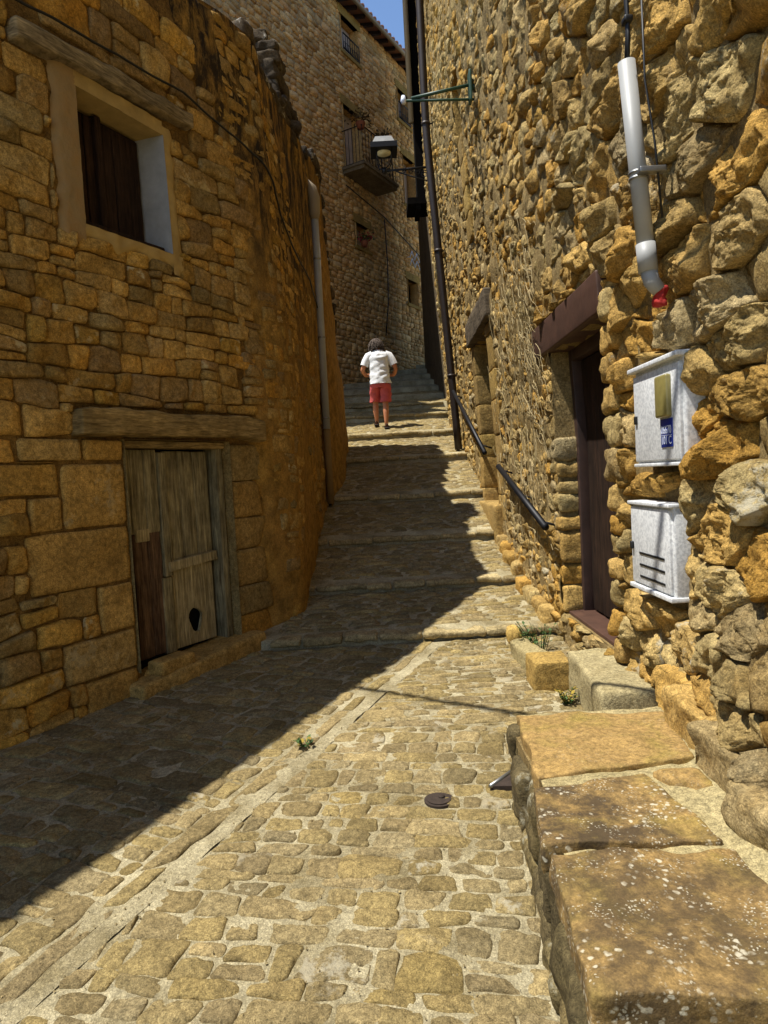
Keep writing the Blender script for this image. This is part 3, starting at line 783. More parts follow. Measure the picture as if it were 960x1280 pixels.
o = mesh_obj('loose_stone', V, F, MAT['left'], None, (.25, .5, .3)); setp(o, 'loose flat stone lying on the sill of the old plank door', 'stone')
# coping stones on the open wall head
u = 2.75
while u < UEND - .1:
    l = random.uniform(.22, .4); h = random.uniform(.1, .16)
    for k in range(1):
        V, F = rock_box((l, .5, h), .035, .025, 7, .06, .02, lambda p: WL(u + l / 2 + p[0] * (1 - .08 * k), LTOP(u) + h * (k + .45) + p[2], -.24 + p[1]))
        mesh_obj('coping_stone', V, F, MAT['dark_stone'], lh, tint())
    u += l + .005
z = 5.35
for k in range(9):       # a ragged stump of wall, black with weather
    h = random.uniform(.12, .2); e = random.uniform(-.06, .05); w_ = .44 - .03 * k
    V, F = rock_box((w_ + e, .55, h), .035, .035, 7, .04, .04, at((-1.0 + e - .012 * k, 8.1 + random.uniform(-.06, .06), z + h / 2), random.uniform(-.2, .2)))
    mesh_obj('stump_stone', V, F, MAT['dark_stone'], lh, tint()); z += h * .9
for k in range(16):
    Y = random.uniform(6.9, 9.2); V, F = rock_box((random.uniform(.2, .34), random.uniform(.2, .4), random.uniform(.12, .24)), .04, .035, 7, .05, .04, at((-1.02 + random.uniform(-.06, .05), Y, 5.5 + random.uniform(-.04, .1 + .18 * sst(1.2, .3, abs(Y - 8.1)))), random.uniform(-.4, .4)))
    mesh_obj('coping_stone', V, F, MAT['dark_stone'], lh, tint())
# shallow tiled roof behind the straight part of the wall
b = Bag(); n = 24
for i in range(n):
    u0, u1 = -6 + i * .31, -6 + (i + 1) * .31
    b.add([WL(u0, LTOP(u0) + .01, -.03), WL(u1, LTOP(u1) + .01, -.03), WL(u1, LTOP(u1) + .9, -4), WL(u0, LTOP(u0) + .9, -4)], [(0, 1, 2, 3)])
    if i < n - 1: 
        p0 = WL(u0 + .1, LTOP(u0) + .0, -.06); p1 = WL(u0 + .1, LTOP(u0) + .93, -4); V, F = tube([p0, p1], .07, 8); b.add(V, F)
b.build('roof', MAT['tile'], lh)
# cable clipped along the wall
pts = [(-1.2, 4.33), (.41, 4.42), (1.0, 4.45), (1.83, 4.52), (2.4, 4.43), (2.75, 4.36), (3.1, 4.2), (3.8, 4.0), (5.0, 3.9), (UEND, 3.8)]
P = []
for (a, c), (d, e) in zip(pts[:-1], pts[1:]):
    for k in range(8):
        t = k / 8; uu = a + (d - a) * t; P.append(WL(uu, c + (e - c) * t + .015 * noise.noise((uu * 3, 0, 0)), .062 + .012 * noise.noise((uu * 5, 3, 0))))
o = mesh_obj('cable', *tube(P, .009, 6), MAT['black_rubber']); setp(o, 'thin black cable running along the ochre wall above the small window', 'cable')
# grey downpipe in the angle between house and garden wall
pt = WL(UEND - .45, 5.05, .09); pb = WL(UEND - .45, gz(-.8, 9.2) + .05, .09)
dp = thing('downpipe', pb, 'old grey downpipe with a funnel head on the plastered corner', 'downpipe')
mid = pb.lerp(pt, .27)
mesh_obj('lower_pipe', *tube([pb, mid], .046, 12), MAT['plaster_pipe'], dp)
mesh_obj('pipe', *tube([mid - Vector((0, 0, .03)), pt], .048, 14), MAT['pvc'], dp)
mesh_obj('funnel', *tube([pt - Vector((0, 0, .06)), pt + Vector((0, 0, .02)), pt + Vector((0, 0, .22)), pt + Vector((-.03, -.02, .33)), pt + Vector((-.1, -.05, .42))], [.052, .075, .085, .08, .05], 14), MAT['old_pvc'], dp)
for t in (.3, .58, .85):
    q = pb.lerp(pt, t); mesh_obj('clamp', *tube([q - Vector((0, 0, .012)), q + Vector((0, 0, .012))], .054, 14), MAT['steel'], dp)

# ================================================================== RUINED GARDEN WALL beyond the house
def BX(Y, Z): return -.57 - .045 * (Z - 2.2) - .16 * sst(10.2, 9.2, Y)
gw = thing('garden_wall', (-1.0, 10.5, 1.4), 'tall plastered garden wall with a broken leaning end beyond the downpipe', 'wall')
NZ, NY = 60, 30; Vv = []; Ff = []; T = []
def BEND(t): return 12.2 - .95 * t - .08 * math.sin(t * 9)
for j in range(NZ + 1):
    t = j / NZ
    for i in range(NY + 9):
        ye = BEND(t)
        s = min(1, i / NY); Y = 9.2 + (ye - 9.2) * s
        z = 1.0 + (5.98 + .42 * s - 1.0) * t if True else 0
        X = BX(Y, z); nz = .035 * noise.fractal((Y * 1.5, z * 1.5, 6), 1, 2, 4)
        if i > NY: X -= .55 * (i - NY) / 8; Y += nz + .03; X += 0
        else: X += nz
        Vv.append((X, Y, z)); T.append((0, 0, sst(4.6, 6.2, z) * .8))
    
for j in range(NZ):
    for i in range(NY + 8):
        k = j * (NY + 9) + i; Ff.append((k, k + 1, k + NY + 10, k + NY + 9))
k0 = NZ * (NY + 9); n0 = len(Vv)
for i in range(NY + 1): Vv.append((Vv[k0 + i][0] - .55, Vv[k0 + i][1], Vv[k0 + i][2])); T.append((0, 0, .8))
for i in range(NY): Ff.append((k0 + i, k0 + i + 1, n0 + i + 1, n0 + i))
mesh_obj('plaster_face', Vv, Ff, MAT['plaster'], gw, T)
y = 9.25
while y < 11.2:
    l = random.uniform(.2, .38); zt = 5.98 + .42 * (y - 9.2) / 2.05
    V, F = rock_box((.5, l, .16), .04, .03, 7, .06, .03, at((BX(y, zt) - .2, y + l / 2, zt + .05)))
    mesh_obj('coping_stone', V, F, MAT['dark_stone'], gw, tint()); y += l
for k in range(9):      # rough stones down the broken end
    t = 1 - k * .05; zt = 1.0 + 5.4 * t
    V, F = rock_box((.42, .16, .2), .04, .03, 7, .06, .03, at((BX(11, zt) - .17, BEND(t) + .02, zt - .1)))
    mesh_obj('end_stone', V, F, MAT['dark_stone'], gw, tint())

# ================================================================== RIGHT HOUSE (tall rubble wall)
def RX(Z, Y=6.):
    t = max(0., min(Z, 7.) - 1.7); return 1.36 - .055 * t * t / (t + .3) + .05 * sst(6, 11, Y) - (.26 * sst(3.4, 1.7, Y) * sst(1.7, .5, Z))
def WR(u, v, d): return Vector((RX(v, u) - d, u, v))
def onR(x, y, off=0.):
    """photo pixel -> point on the right wall's face"""
    X = 1.3
    for _ in range(12):
        P = atX(x, y, X); X = RX(P.z, P.y) - off
    return P
REND = 13.2
rh = thing('tall_stone_house', (1.7, 6.0, .3), 'tall sunlit rubble stone house with a brown lintelled doorway along the stepped street', 'house')
D1 = (3.95, 5.22, .42, 2.42); D2 = (7.95, 9.1, 1.15, 3.22); SL = (8.2, 8.85, 5.4, 6.35)
holes = [D1, D2, SL]
Vv, Ff, _, _ = panel(WR, (-3, 1, REND), (-.4, 3, 12.5), holes, lambda u, v: .014 - .014 * sst(5.2, 3.6, u) + .035 * noise.fractal((u * 4, v * 4, 1), 1, 2, 4), .05)
b = Bag(); b.add(Vv, Ff)
b.add([WR(REND, -.4, 0), Vector((4.5, REND, -.4)), Vector((4.5, REND, 12.5)), WR(REND, 12.5, 0)], [(0, 1, 2, 3)])
b.add([WR(-3, 12.5, 0), WR(REND, 12.5, 0), Vector((4.5, REND, 12.5)), Vector((4.5, -3, 12.5))], [(0, 1, 2, 3)])
b.add([WR(-3, -.4, 0), WR(-3, 12.5, 0), Vector((4.5, -3, 12.5)), Vector((4.5, -3, -.4))], [(0, 1, 2, 3)])
b.build('wall', MAT['rubble_mortar'], rh)
rex = [D1, D2, SL, (3.9, 5.62, 2.42, 2.66), (7.42, 9.28, 3.22, 3.52), (3.84, 3.95, .4, 2.42), (2.9, 3.60, 1.5, 2.04), (2.93, 3.68, .87, 1.37), (7.55, 7.95, 1.0, 3.2), (9.1, 9.4, 1.0, 3.2)]
inside = lambda u, v: v > gz(1.3, u) - .15 and v < 2.1 + .80 * u
def rr_(u, v):
    return (.098 + .075 * sst(5.2, 3.0, u) - .006 * sst(6, 9, u)) * (1 - .25 * sst(1.2, .8, v)) * (1 + .45 * noise.noise((u * 1.7, v * 2.3, 4)))
cl = poisson_cells(1.2, REND, -.1, 12.2, rr_, 2.15, inside)
cl = [cut_rect(c, rex) for c in cl]
cl = [c for c in cl if len(c) > 2 and area(c) > .004 and max(p[1] for p in c) > gz(1.3, sum(p[0] for p in c) / len(c)) - .02]
def rthick(c):
    u = sum(p[0] for p in c) / len(c); return (.027 + .037 * sst(6, 3.4, u)) * random.choice((.6, .9, 1, 1.2, 1.5))
lay(cl, WR, rh, MAT['rubble'], 'stone', 290, gap=.003, thick=rthick, rough=lambda c: .02 + .012 * sst(5.5, 3, c[0][0]), minpx=20, hi=(64, 24), mid=(32, 10), lo=(14, 5), nsc=7., facets=6, back=.06, outline=.1, pw=6, cr=.008, crag=1.25, fs=(.4, 1.5), fcap=(.9, 1.25), lowf=.45, tl=2.2)
# doorway with brown steel lintel
d1 = mesh_obj('doorway', *reveal(WR, D1, -.0, -.24, 'rltb'), MAT['rubble_mortar'], rh, (.4, .4, .4), smooth=False)
mesh_obj('door_leaf', *box(D1[0], D1[1], -.26, -.22, D1[2], D1[3], lambda p: WR(p[0], p[2], p[1])), MAT['wood_dark'], d1, smooth=False)
for (u0, u1, v0, v1) in ((D1[0], D1[0] + .07, .42, 2.42), (D1[1] - .07, D1[1], .42, 2.42), (D1[0] + .07, D1[1] - .07, 2.34, 2.42)):
    wbox('door_frame', MAT['dark_brown_paint'], d1, u0, u1, v0, v1, -.22, -.13, WR)
for k in range(5):
    wbox('door_board', MAT['wood_dark'], d1, D1[0] + .08 + k * .222, D1[0] + .298 + k * .222, .46, 2.33, -.23, -.195, WR)
o = wbox('lintel', MAT['brown_paint'], rh, 3.92, 5.62, 2.42, 2.655, -.2, .05, WR, .012, .004); o['label'] = 'brown painted lintel beam over the doorway'
wbox('metal_jamb', MAT['brown_paint'], d1, D1[0] - .0, D1[0] + .05, .42, 2.42, -.14, -.012, WR)
wbox('threshold_plate', MAT['brown_paint'], d1, D1[0] + .05, D1[1] - .02, .40, .445, -.28, -.02, WR)
z = .42
for h in (.22, .16, .26, .13, .15, .12, .13, .19):
    if z + h > 2.44: h = 2.42 - z
    w = random.uniform(.30, .42)
    V, F = rock_box((.34, w, h - .014), .03, .018, 8, .045, .016, at((RX(z) + .15, D1[1] + w / 2 - .03, z + h / 2)))
    mesh_obj('jamb_stone', V, F, MAT['rubble'], rh, (random.random(), random.uniform(.3, .9), .2)); z += h
z = .4
while z < 2.36:
    h = random.uniform(.11, .24); w = random.uniform(.13, .24)
    V, F = rock_box((.26, w, h - .014), .035, .03, 8, .04, .02, at((RX(z) + .06, D1[0] - w / 2 + random.uniform(-.01, .015), z + h / 2)))
    mesh_obj('jamb_stone', V, F, MAT['rubble'], rh, tint()); z += h
# farther doorway: dressed jambs under a grey timber lintel
pass
d2 = mesh_obj('doorway', *reveal(WR, D2, -.0, -.5, 'rltb'), MAT['dressed'], rh, (.4, .4, .4), smooth=False)
wbox('door_leaf', MAT['wood_dark'], d2, D2[0], D2[1], D2[2], D2[3], -.5, -.42, WR)
o = wbox('lintel', MAT['grey_wood_lintel'], rh, 7.42, 9.28, 3.22, 3.52, -.3, .09, WR, .02, .012); o['label'] = 'grey timber lintel jutting over the farther doorway'
for (ua, ub) in ((7.56, 7.955), (9.095, 9.42)):
    z = .98
    while z < 3.18:
        h = min(random.uniform(.28, .42), 3.2 - z + .01)
        e = random.uniform(-.07, .07)
        u0, u1 = (ua + e, ub) if ua < 8 else (ua, ub + e)
        wbox('dressed_stone', MAT['dressed'], rh, u0, u1, z, z + h - .008, -.42, .035 + random.uniform(-.006, .008), WR, .014, .006); z += h
wbox('door_step', MAT['dressed'], rh, 7.7, 9.3, .7, 1.16, -.45, .12, WR, .03, .012)
# slit window high up
sw = mesh_obj('slit_window', *reveal(WR, SL, 0, -.45, 'rltb'), MAT['dressed'], rh, (.4, .4, .4), smooth=False)
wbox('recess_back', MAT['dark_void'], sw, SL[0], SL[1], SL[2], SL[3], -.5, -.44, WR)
z = 4.3
while z < 5.35:
    wbox('dressed_stone', MAT['dressed'], rh, 8.15 + random.uniform(-.05, .05), 8.5, z, z + .3, -.1, .05, WR, .02, .008); z += .31
# roof edge, out of the top of the picture
b = Bag(); b.add(*box(.15, 4.6, -3.2, REND + .15, 12.5, 12.68)); 
b.build('roof', MAT['tile'], rh, smooth=False)

# --- dry vine clinging to the wall beside the doorway
b = Bag(); random.seed(5)
for k in range(260):
    u = random.uniform(5.35, 7.3); v = random.uniform(1.0, 3.6) - (u - 5.3) * .1
    if random.random() < .45: u = random.gauss(5.75, .2); v = random.gauss(2.65, .35)
    a = random.uniform(-3.4, .3); P = []
    for s in range(8):
        P.append(WR(u, max(v, gz(1.3, u) + .02), .085 + .03 * noise.noise((u * 4, v * 4, k)))); a += random.uniform(-.9, .9); u += .07 * math.cos(a); v += .07 * math.sin(a)
    V, F = tube(P, [.0028 * (1 - .08 * s) for s in range(8)], 4, False); b.add(V, F)
o = b.build('dry_vine', MAT['dry_twig']); setp(o, 'dry leafless vine clinging to the rubble wall beside the brown lintel', 'vine')
random.seed(21)

# --- meter boxes
def text_mesh(txt, size):
    cu = bpy.data.curves.new('lettering', 'FONT'); cu.body = txt; cu.size = size; cu.extrude = .0006; cu.align_x = 'CENTER'; cu.align_y = 'CENTER'; cu.resolution_u = 3
    ob = bpy.data.objects.new('lettering', cu); COL.objects.link(ob)
    dg = bpy.context.evaluated_depsgraph_get(); me = bpy.data.meshes.new_from_object(ob.evaluated_get(dg))
    V = [v.co.copy() for v in me.vertices]; F = [tuple(p.vertices) for p in me.polygons]
    bpy.data.objects.remove(ob); bpy.data.curves.remove(cu); bpy.data.meshes.remove(me); return V, F
XB = 1.265
def bbox_px(pts):
    P = [atX(x, y, XB) for x, y in pts]
    return (sum(p.y for p in P[1:3]) / 2, (P[0].y + P[3].y) / 2, (P[2].z + P[3].z) / 2, (P[0].z + P[1].z) / 2)
Bq = lambda y0, y1, z0, z1, x0, x1: (lambda c: c)
def bx(name, mat, par, y0, y1, z0, z1, x0, x1, rad=.006, rough=0.0):
    V, F = rock_box((x1 - x0, y1 - y0, z1 - z0), rad, rough, 5, .3, 0, at(((x0 + x1) / 2, (y0 + y1) / 2, (z0 + z1) / 2)))
    return mesh_obj(name, V, F, mat, par)
ya, yb, za, zb = bbox_px([(790, 468), (846, 440), (860, 578), (795, 583)])
mb = thing('meter_box', (XB + .1, (ya + yb) / 2, za), 'upper white meter box with olive window and blue number plate', 'meter box', 'white meter boxes on the rubble wall')
bx('housing', MAT['box_white'], mb, ya, yb, za, zb, XB + .012, XB + .2, .012)
dr = bx('door_panel', MAT['box_white'], mb, ya + .02, yb - .015, za + .018, zb - .03, XB - .004, XB + .02, .006)
bx('hood', MAT['box_white'], mb, ya - .01, yb + .008, zb - .012, zb + .012, XB - .025, XB + .2, .006)
bx('bottom_lip', MAT['box_white'], mb, ya - .004, yb + .004, za - .008, za + .008, XB - .006, XB + .2, .004)
wy = ya + (yb - ya) * .17; 
bx('window_pane', MAT['olive_plastic'], dr, wy, wy + .125, za + .205, zb - .07, XB - .03, XB + .0, .012)
pl = bx('number_plate', MAT['label_blue'], dr, wy - .005, wy + .115, za + .075, za + .2, XB - .008, XB - .002, .001)
for txt, zc, sz in (('06670', za + .150, .052), ('101 C', za + .104, .052)):
    V, F = text_mesh(txt, sz); V = [Vector((XB - .0095 - v.z, wy + .055 - v.x * .82, zc + v.y * 1.0)) for v in V]
    mesh_obj('lettering', V, F, MAT['label_white'], dr, smooth=False)['kind'] = 'stuff'
bx('number_plate_line', MAT['label_white'], dr, wy, wy + .11, za + .1265, za + .1285, XB - .0095, XB - .007, .0005)
bx('lock', MAT['black_rubber'], dr, yb - .06, yb - .035, (za + zb) / 2 - .03, (za + zb) / 2 + .01, XB - .016, XB, .006)
bx('hinge', MAT['black_rubber'], mb, yb - .002, yb + .02, (za + zb) / 2 - .03, (za + zb) / 2 + .05, XB + .03, XB + .07, .006)
ya, yb, za, zb = bbox_px([(787, 628), (838, 633), (842, 752), (791, 728)])
mb = thing('meter_box', (XB + .1, (ya + yb) / 2, za), 'lower white meter box with three black slots in its door', 'meter box', 'white meter boxes on the rubble wall')
bx('housing', MAT['box_white'], mb, ya, yb, za, zb, XB + .012, XB + .2, .012)
dr = bx('door_panel', MAT['box_white'], mb, ya + .02, yb - .012, za + .018, zb - .018, XB - .002, XB + .02, .006)
bx('hood', MAT['box_white'], mb, ya - .004, yb + .006, zb - .008, zb + .01, XB - .012, XB + .2, .004)
bx('bottom_lip', MAT['box_white'], mb, ya - .006, yb + .006, za - .012, za + .01, XB - .012, XB + .2, .004)
for k in range(3):
    zc = za + .052 + k * .058
    bx('slot', MAT['black_rubber'], dr, ya + .075, yb - .12 - k * .0, zc, zc + .011, XB - .006, XB, .002)
bx('lock', MAT['black_rubber'], dr, yb - .05, yb - .03, za + .185, za + .225, XB - .02, XB, .008)
# --- conduit with cables
pt = onR(783, 78, .165); pb = onR(811, 345, .15)
cd = thing('cable_conduit', pb, 'grey plastic conduit with steel clamp and red foam plug on the rubble wall', 'conduit')
k1 = pb.lerp(pt, .13)
mesh_obj('pipe', *tube([k1, pt], .036, 20), MAT['pvc'], cd)
mesh_obj('socket', *tube([pb.lerp(pt, .02), k1 + (pt - pb).normalized() * .02], .0405, 20), MAT['pvc'], cd)
mesh_obj('elbow', *tube([pb + Vector((.04, -.01, -.07)), pb + Vector((.012, 0, -.025)), pb.lerp(pt, .04)], [.03, .034, .036], 16), MAT['pvc'], cd)
V, F = rock_box((.05, .05, .085), .016, .016, 26, .012, .016, at(pb + Vector((.045, -.012, -.085)))); mesh_obj('foam_plug', V, F, MAT['red_foam'], cd)
q = pb.lerp(pt, .47)
for s in (-.012, .012): mesh_obj('clamp_band', *tube([q + Vector((0, 0, s - .005)), q + Vector((0, 0, s + .005))], .041, 20), MAT['steel'], cd)
bx('clamp_bolt', MAT['steel'], cd, q.y - .075, q.y - .035, q.z - .012, q.z + .012, q.x - .02, q.x + .09, .004)
top = pt + Vector((.02, .02, .9))
for (a, e) in ((-.012, .0), (.010, .02)):
    P = [pt + Vector((0, a, -.03)), pt + Vector((.01, a * .5, .12)), pt + Vector((.01, a * .2, .2)), pt + Vector((.0, a + e, .55)), pt + Vector((-.03, a + 2 * e, 1.6))]
    mesh_obj('cable', *tube(P, .009, 8), MAT['black_rubber'], cd)
c = pt + Vector((.01, 0, .17)); V, F = rock_box((.04, .05, .03), .01, .004, 9, .02, 0, at(c)); mesh_obj('cable_tie', V, F, MAT['black_rubber'], cd)
P = [pt + Vector((.05, -.055, .3)), pt + Vector((.055, -.05, -.1)), pb.lerp(pt, .6) + Vector((.06, -.055, 0)), pb.lerp(pt, .25) + Vector((.06, -.052, 0))]
mesh_obj('cable', *tube(P, .005, 6), MAT['black_rubber'], cd)
# --- black rail on the wall
a, c = onR(623, 583, .13), onR(682, 659, .13)
rl = thing('wall_rail', c, 'short black handrail fixed low on the rubble wall by the dry vine', 'handrail')
mesh_obj('rail', *tube([a, a.lerp(c, .35), c], .028, 12), MAT['black_iron'], rl)
for t in (.08, .55, .93):
    q = a.lerp(c, t); mesh_obj('bracket', *tube([q, Vector((RX(q.z) + .03, q.y, q.z - .05))], .01, 6), MAT['black_iron'], rl)
# upper rail beside the far doorway
a, c = onR(566, 488, .13), onR(606, 566, .13)
rl = thing('wall_rail', c, 'short black handrail running from the drainpipe to the farther doorway', 'handrail')
mesh_obj('rail', *tube([a, c], .028, 10), MAT['black_iron'], rl)
for t in (.1, .9):
    q = a.lerp(c, t); mesh_obj('bracket', *tube([q, Vector((RX(q.z) + .03, q.y, q.z - .05))], .01, 6), MAT['black_iron'], rl)
# --- dark drainpipe at the far end of the wall
P = [Vector((RX(zz, 11.15) - .13, 11.15, zz)) for zz in [gz(1.2, 11.15) + .02 + i * .4 for i in range(26)]]
dn = thing('drainpipe', P[0], 'long dark brown drainpipe down the far end of the sunlit rubble wall', 'drainpipe')
mesh_obj('pipe', *tube(P, .062, 14), MAT['drain_metal'], dn)
for i in (3, 8, 13, 18):
    mesh_obj('bracket', *tube([P[i] - Vector((0, 0, .02)), P[i] + Vector((0, 0, .02))], .072, 14), MAT['drain_metal'], dn)
    mesh_obj('bracket_pin', *tube([P[i], P[i] + Vector((.16, 0, 0))], .012, 6), MAT['drain_metal'], dn)
# --- green two-armed bracket
a = onR(596, 105, 0); gb = thing('iron_bracket', a, 'green two-armed iron bracket sticking out from high on the rubble wall', 'bracket')
pl = rock_box((.03, .13, .3), .01, .003, 5, .05, 0, at(a + Vector((-.07, 0, -.03)))); mesh_obj('wall_plate', *pl, MAT['green_metal'], gb)
tip = atY(508, 126, a.y)
mesh_obj('arm', *tube([a + Vector((-.05, 0, .0)), tip + Vector((.05, 0, .02))], .017, 8), MAT['green_metal'], gb)
mesh_obj('arm', *tube([a + Vector((.0, 0, -.15)), tip], .013, 8), MAT['green_metal'], gb)
mesh_obj('anchor', *tube([a + Vector((-.08, 0, -.03)), a + Vector((.05, 0, -.03))], .03, 8), MAT['green_metal'], gb)
mesh_obj('insulator', *tube([tip + Vector((-.03, 0, -.03)), tip + Vector((-.03, 0, 0)), tip + Vector((-.03, 0, .05))], [.02, .03, .018], 10), MAT['label_white'], gb)
# --- wall lamp
w = onR(537, 212, 0); lt = atY(481, 214, w.y)
lp = thing('wall_lamp', w, 'black wall lantern with square hood on a scrolled iron bracket', 'lamp')
mesh_obj('arm', *tube([w + Vector((.03, 0, .05)), lt + Vector((0, 0, .0))], .02, 8), MAT['black_iron'], lp)
mesh_obj('wall_plate', *rock_box((.03, .1, .42), .008, 0, 5, .2, 0, at(w + Vector((-.03, 0, -.08)))), MAT['black_iron'], lp)
mesh_obj('brace', *tube([w + Vector((-.02, 0, -.2)), w.lerp(lt, .35) + Vector((0, 0, -.12)), w.lerp(lt, .75) + Vector((0, 0, -.01))], .012, 6), MAT['black_iron'], lp)
for k in range(4):
    c = w.lerp(lt, .12 + .15 * k) + Vector((0, 0, -.045 + .012 * k - .03 * (k == 0))); r0 = .075 - .014 * k
    P = [c + Vector((math.cos(g_) * r0 * (1 - g_ / 14), 0, math.sin(g_) * r0 * (1 - g_ / 14))) for g_ in [i * .5 for i in range(20)]]
    mesh_obj('scroll', *tube(P, .008, 5), MAT['black_iron'], lp)
hz = lt.z + .30
mesh_obj('holder', *tube([lt + Vector((0, 0, -.03)), lt + Vector((0, 0, .06))], [.04, .03], 10), MAT['black_iron'], lp)
for sx in (-1, 1):
    for sy in (-1, 1):
        mesh_obj('cage_bar', *tube([lt + Vector((0, 0, .03)), lt + Vector((.09 * sx, .09 * sy, .08)), lt + Vector((.125 * sx, .125 * sy, .18)), lt + Vector((.13 * sx, .13 * sy, .33))], .010, 6), MAT['black_iron'], lp)
def frust(c, a0, a1, z0, z1):
    V = [c + Vector((sx * a, sy * a, z)) for a, z in ((a0, z0), (a1, z1)) for sx, sy in ((-1, -1), (1, -1), (1, 1), (-1, 1))]
    return V, [(0, 3, 2, 1), (4, 5, 6, 7)] + [(i, (i + 1) % 4, (i + 1) % 4 + 4, i + 4) for i in range(4)]
hd = mesh_obj('hood', *frust(lt, .235, .235, .32, .41), MAT['black_iron'], lp, smooth=False)
mesh_obj('hood_cap', *frust(lt, .20, .14, .41, .54), MAT['steel'], hd, smooth=False)
mesh_obj('diffuser', *tube([lt + Vector((0, 0, .30)), lt + Vector((0, 0, .325))], .125, 20), MAT['glass_lamp'], hd)

# ================================================================== BENCH
bz = .45
bn = thing('stone_bench', (.85, 2.1, .1), 'stone slab bench with pale mortar joints and white lichen against the rubble wall', 'bench')
def XLB(Y): return .385 + (Y - 1.36) * .093
quads = [((738, 1243), (1090, 1246), (920, 1058), (686, 1068)), ((681, 1058), (902, 1046), (806, 966), (667, 982)), ((672, 968), (868, 946), (829, 888), (645, 893))]
for i, qd in enumerate(quads):
    A, B, C_, D_ = [atZ(x, y, bz) for x, y in qd]
    w_ = ((B - A).length + (C_ - D_).length) / 2; l_ = ((D_ - A).length + (C_ - B).length) / 2
    def M(p, A=A, B=B, C_=C_, D_=D_, w_=w_, l_=l_):
        f = p[0] / w_ + .5; g_ = p[1] / l_ + .5
        q = A * (1 - f) * (1 - g_) + B * f * (1 - g_) + C_ * f * g_ + D_ * (1 - f) * g_
        wob = .009 * noise.fractal((q.x * 9, q.y * 9, 4), 1, 2, 3)
        ed = max(abs(f - .5), abs(g_ - .5)) * 2
        return q + Vector((wob * ed * (f - .5) * 2, wob * ed * (g_ - .5) * 2, p[2] - .05 + .014 * noise.fractal((q.x * 3, q.y * 3, 1), 1, 2, 3)))
    V, F = rock_box((w_, l_, .1), .009, .009, 9, .025, .006, M, mx=30)
    mesh_obj('slab', V, F, MAT['slab'], bn, ((.8, 1.0, .05)[i], .5, .5))
# mortar bed: fills joints and the strip along the wall
b = Bag()
Vv, Ff, U, Vt = panel(lambda u, v, d: Vector((u, v, bz + d)), (.40, 1.36), (1.38, 3.06), [], lambda u, v: -.022 + .02 * sst(.93, 1.0, u - .22 * max(0, v - 1.9)) + .008 * noise.fractal((u * 14, v * 14, 1), 1, 2, 3), .03)
Vv = [Vector((max(p.x, XLB(p.y) + .03), p.y, p.z)) for p in Vv]
b.add(Vv, Ff); b.build('mortar_bed', MAT['cement'], bn)
fq = [atZ(x, y, bz) for x, y in ((832, 974), (895, 981), (872, 957), (812, 962))]
V, F = stone([(p.x, p.y) for p in fq], lambda u, v, d: Vector((u, v, bz - .004 + d)), .014, 20, 5, .004); mesh_obj('filler_stone', V, F, MAT['slab'], bn, (.1, .5, .5))
V, F = box(.52, 1.36, 1.46, 2.98, -.2, bz - .06); mesh_obj('core', V, F, MAT['rubble_mortar'], bn, (.4, .4, .4), smooth=False)
# street side: rough stones set on edge, grey with lichen
def rows(u0, u1, W, hgt, n, nm):
    u = u0
    while u < u1 - .02:
        l = min(random.uniform(.16, .36), u1 - u); z = -.06
        for k in range(n):
            h = hgt / n * random.uniform(.85, 1.15)
            V, F = rock_box((.17, l - .006, h), .03, .028, 7, .035, .03, lambda p, u=u, l=l, z=z, h=h: W(u + l / 2 + p[1], z + h / 2 + p[2], p[0]))
            mesh_obj(nm, V, F, MAT['bench_side'], bn, tint()); z += h * .97
        u += l
MAT['bench_side'] = stone_mat('grey_lichened_stone', ['#6e6040', '#7f6f48', '#5b5038', '#8a7a50'], '#3a3222', lichen='#b8b39a', lich=.6, bump=.9, var=.5)
rows(1.4, 3.08, lambda a_, z_, d_: Vector((XLB(a_) + .06 - d_ * 1.0, a_, z_)), .45, 2, 'side_stone')
rows(.44, 1.3, lambda a_, z_, d_: Vector((a_, 1.45 + d_, z_)), .43, 2, 'end_stone')
rows(.5, 1.3, lambda a_, z_, d_: Vector((a_, 3.0 - d_, z_)), .43, 2, 'end_stone')

# ================================================================== DOORSTEP GROUP
def rb(name, mat, par, c, size, yaw=0, rad=.02, rough=.01, warp=.01, tn=None, seg=.05):
    V, F = rock_box(size, rad, rough, 8, seg, warp, at(c, yaw)); return mesh_obj(name, V, F, mat, par, tn or tint())
zg = gz(1, 4.1)
o = rb('cement_step', MAT['cement'], None, (1.225, 3.80, zg + .09), (.30, .84, .32), -.06, .03, .012, .015); setp(o, 'whitewashed cement doorstep in front of the brown doorway', 'step')
o = rb('stone_block', MAT['dressed'], None, (1.0, 4.3, zg + .085), (.24, .26, .21), .0, .012, .006, .006, (.2, .2, .2)); setp(o, 'squared brown stone block beside the white doorstep', 'stone')
o = rb('kerb_stone', MAT['cement'], None, (.96, 4.72, zg + .07), (.16, .5, .17), .12, .03, .016, .02); setp(o, 'small pale kerb stone behind the squared block and below the weed', 'stone')
o = rb('round_stone', MAT['dressed'], None, (.93, 5.06, zg + .16), (.12, .13, .16), 0, .05, .02, .02, (.1, .9, .2)); setp(o, 'small rounded yellow stone standing at the end of the pale kerb', 'stone')
# long flat stones where the wall meets the bench
y = 1.35
while y < 3.1:
    l = random.uniform(.28, .5); h = random.uniform(.13, .2)
    for k in range(1):
        V, F = rock_box((.3, l, h), .012, .035, 6, .02, .05, at((RX(.6, y + l / 2) + .05 + .02 * k + random.uniform(-.02, .02), y + l / 2 + .12 * k, bz + h * (.35 + k)), random.uniform(-.05, .05)), mx=16)
        mesh_obj('footing_stone', V, F, MAT['rubble'], rh, tint())
    y += l
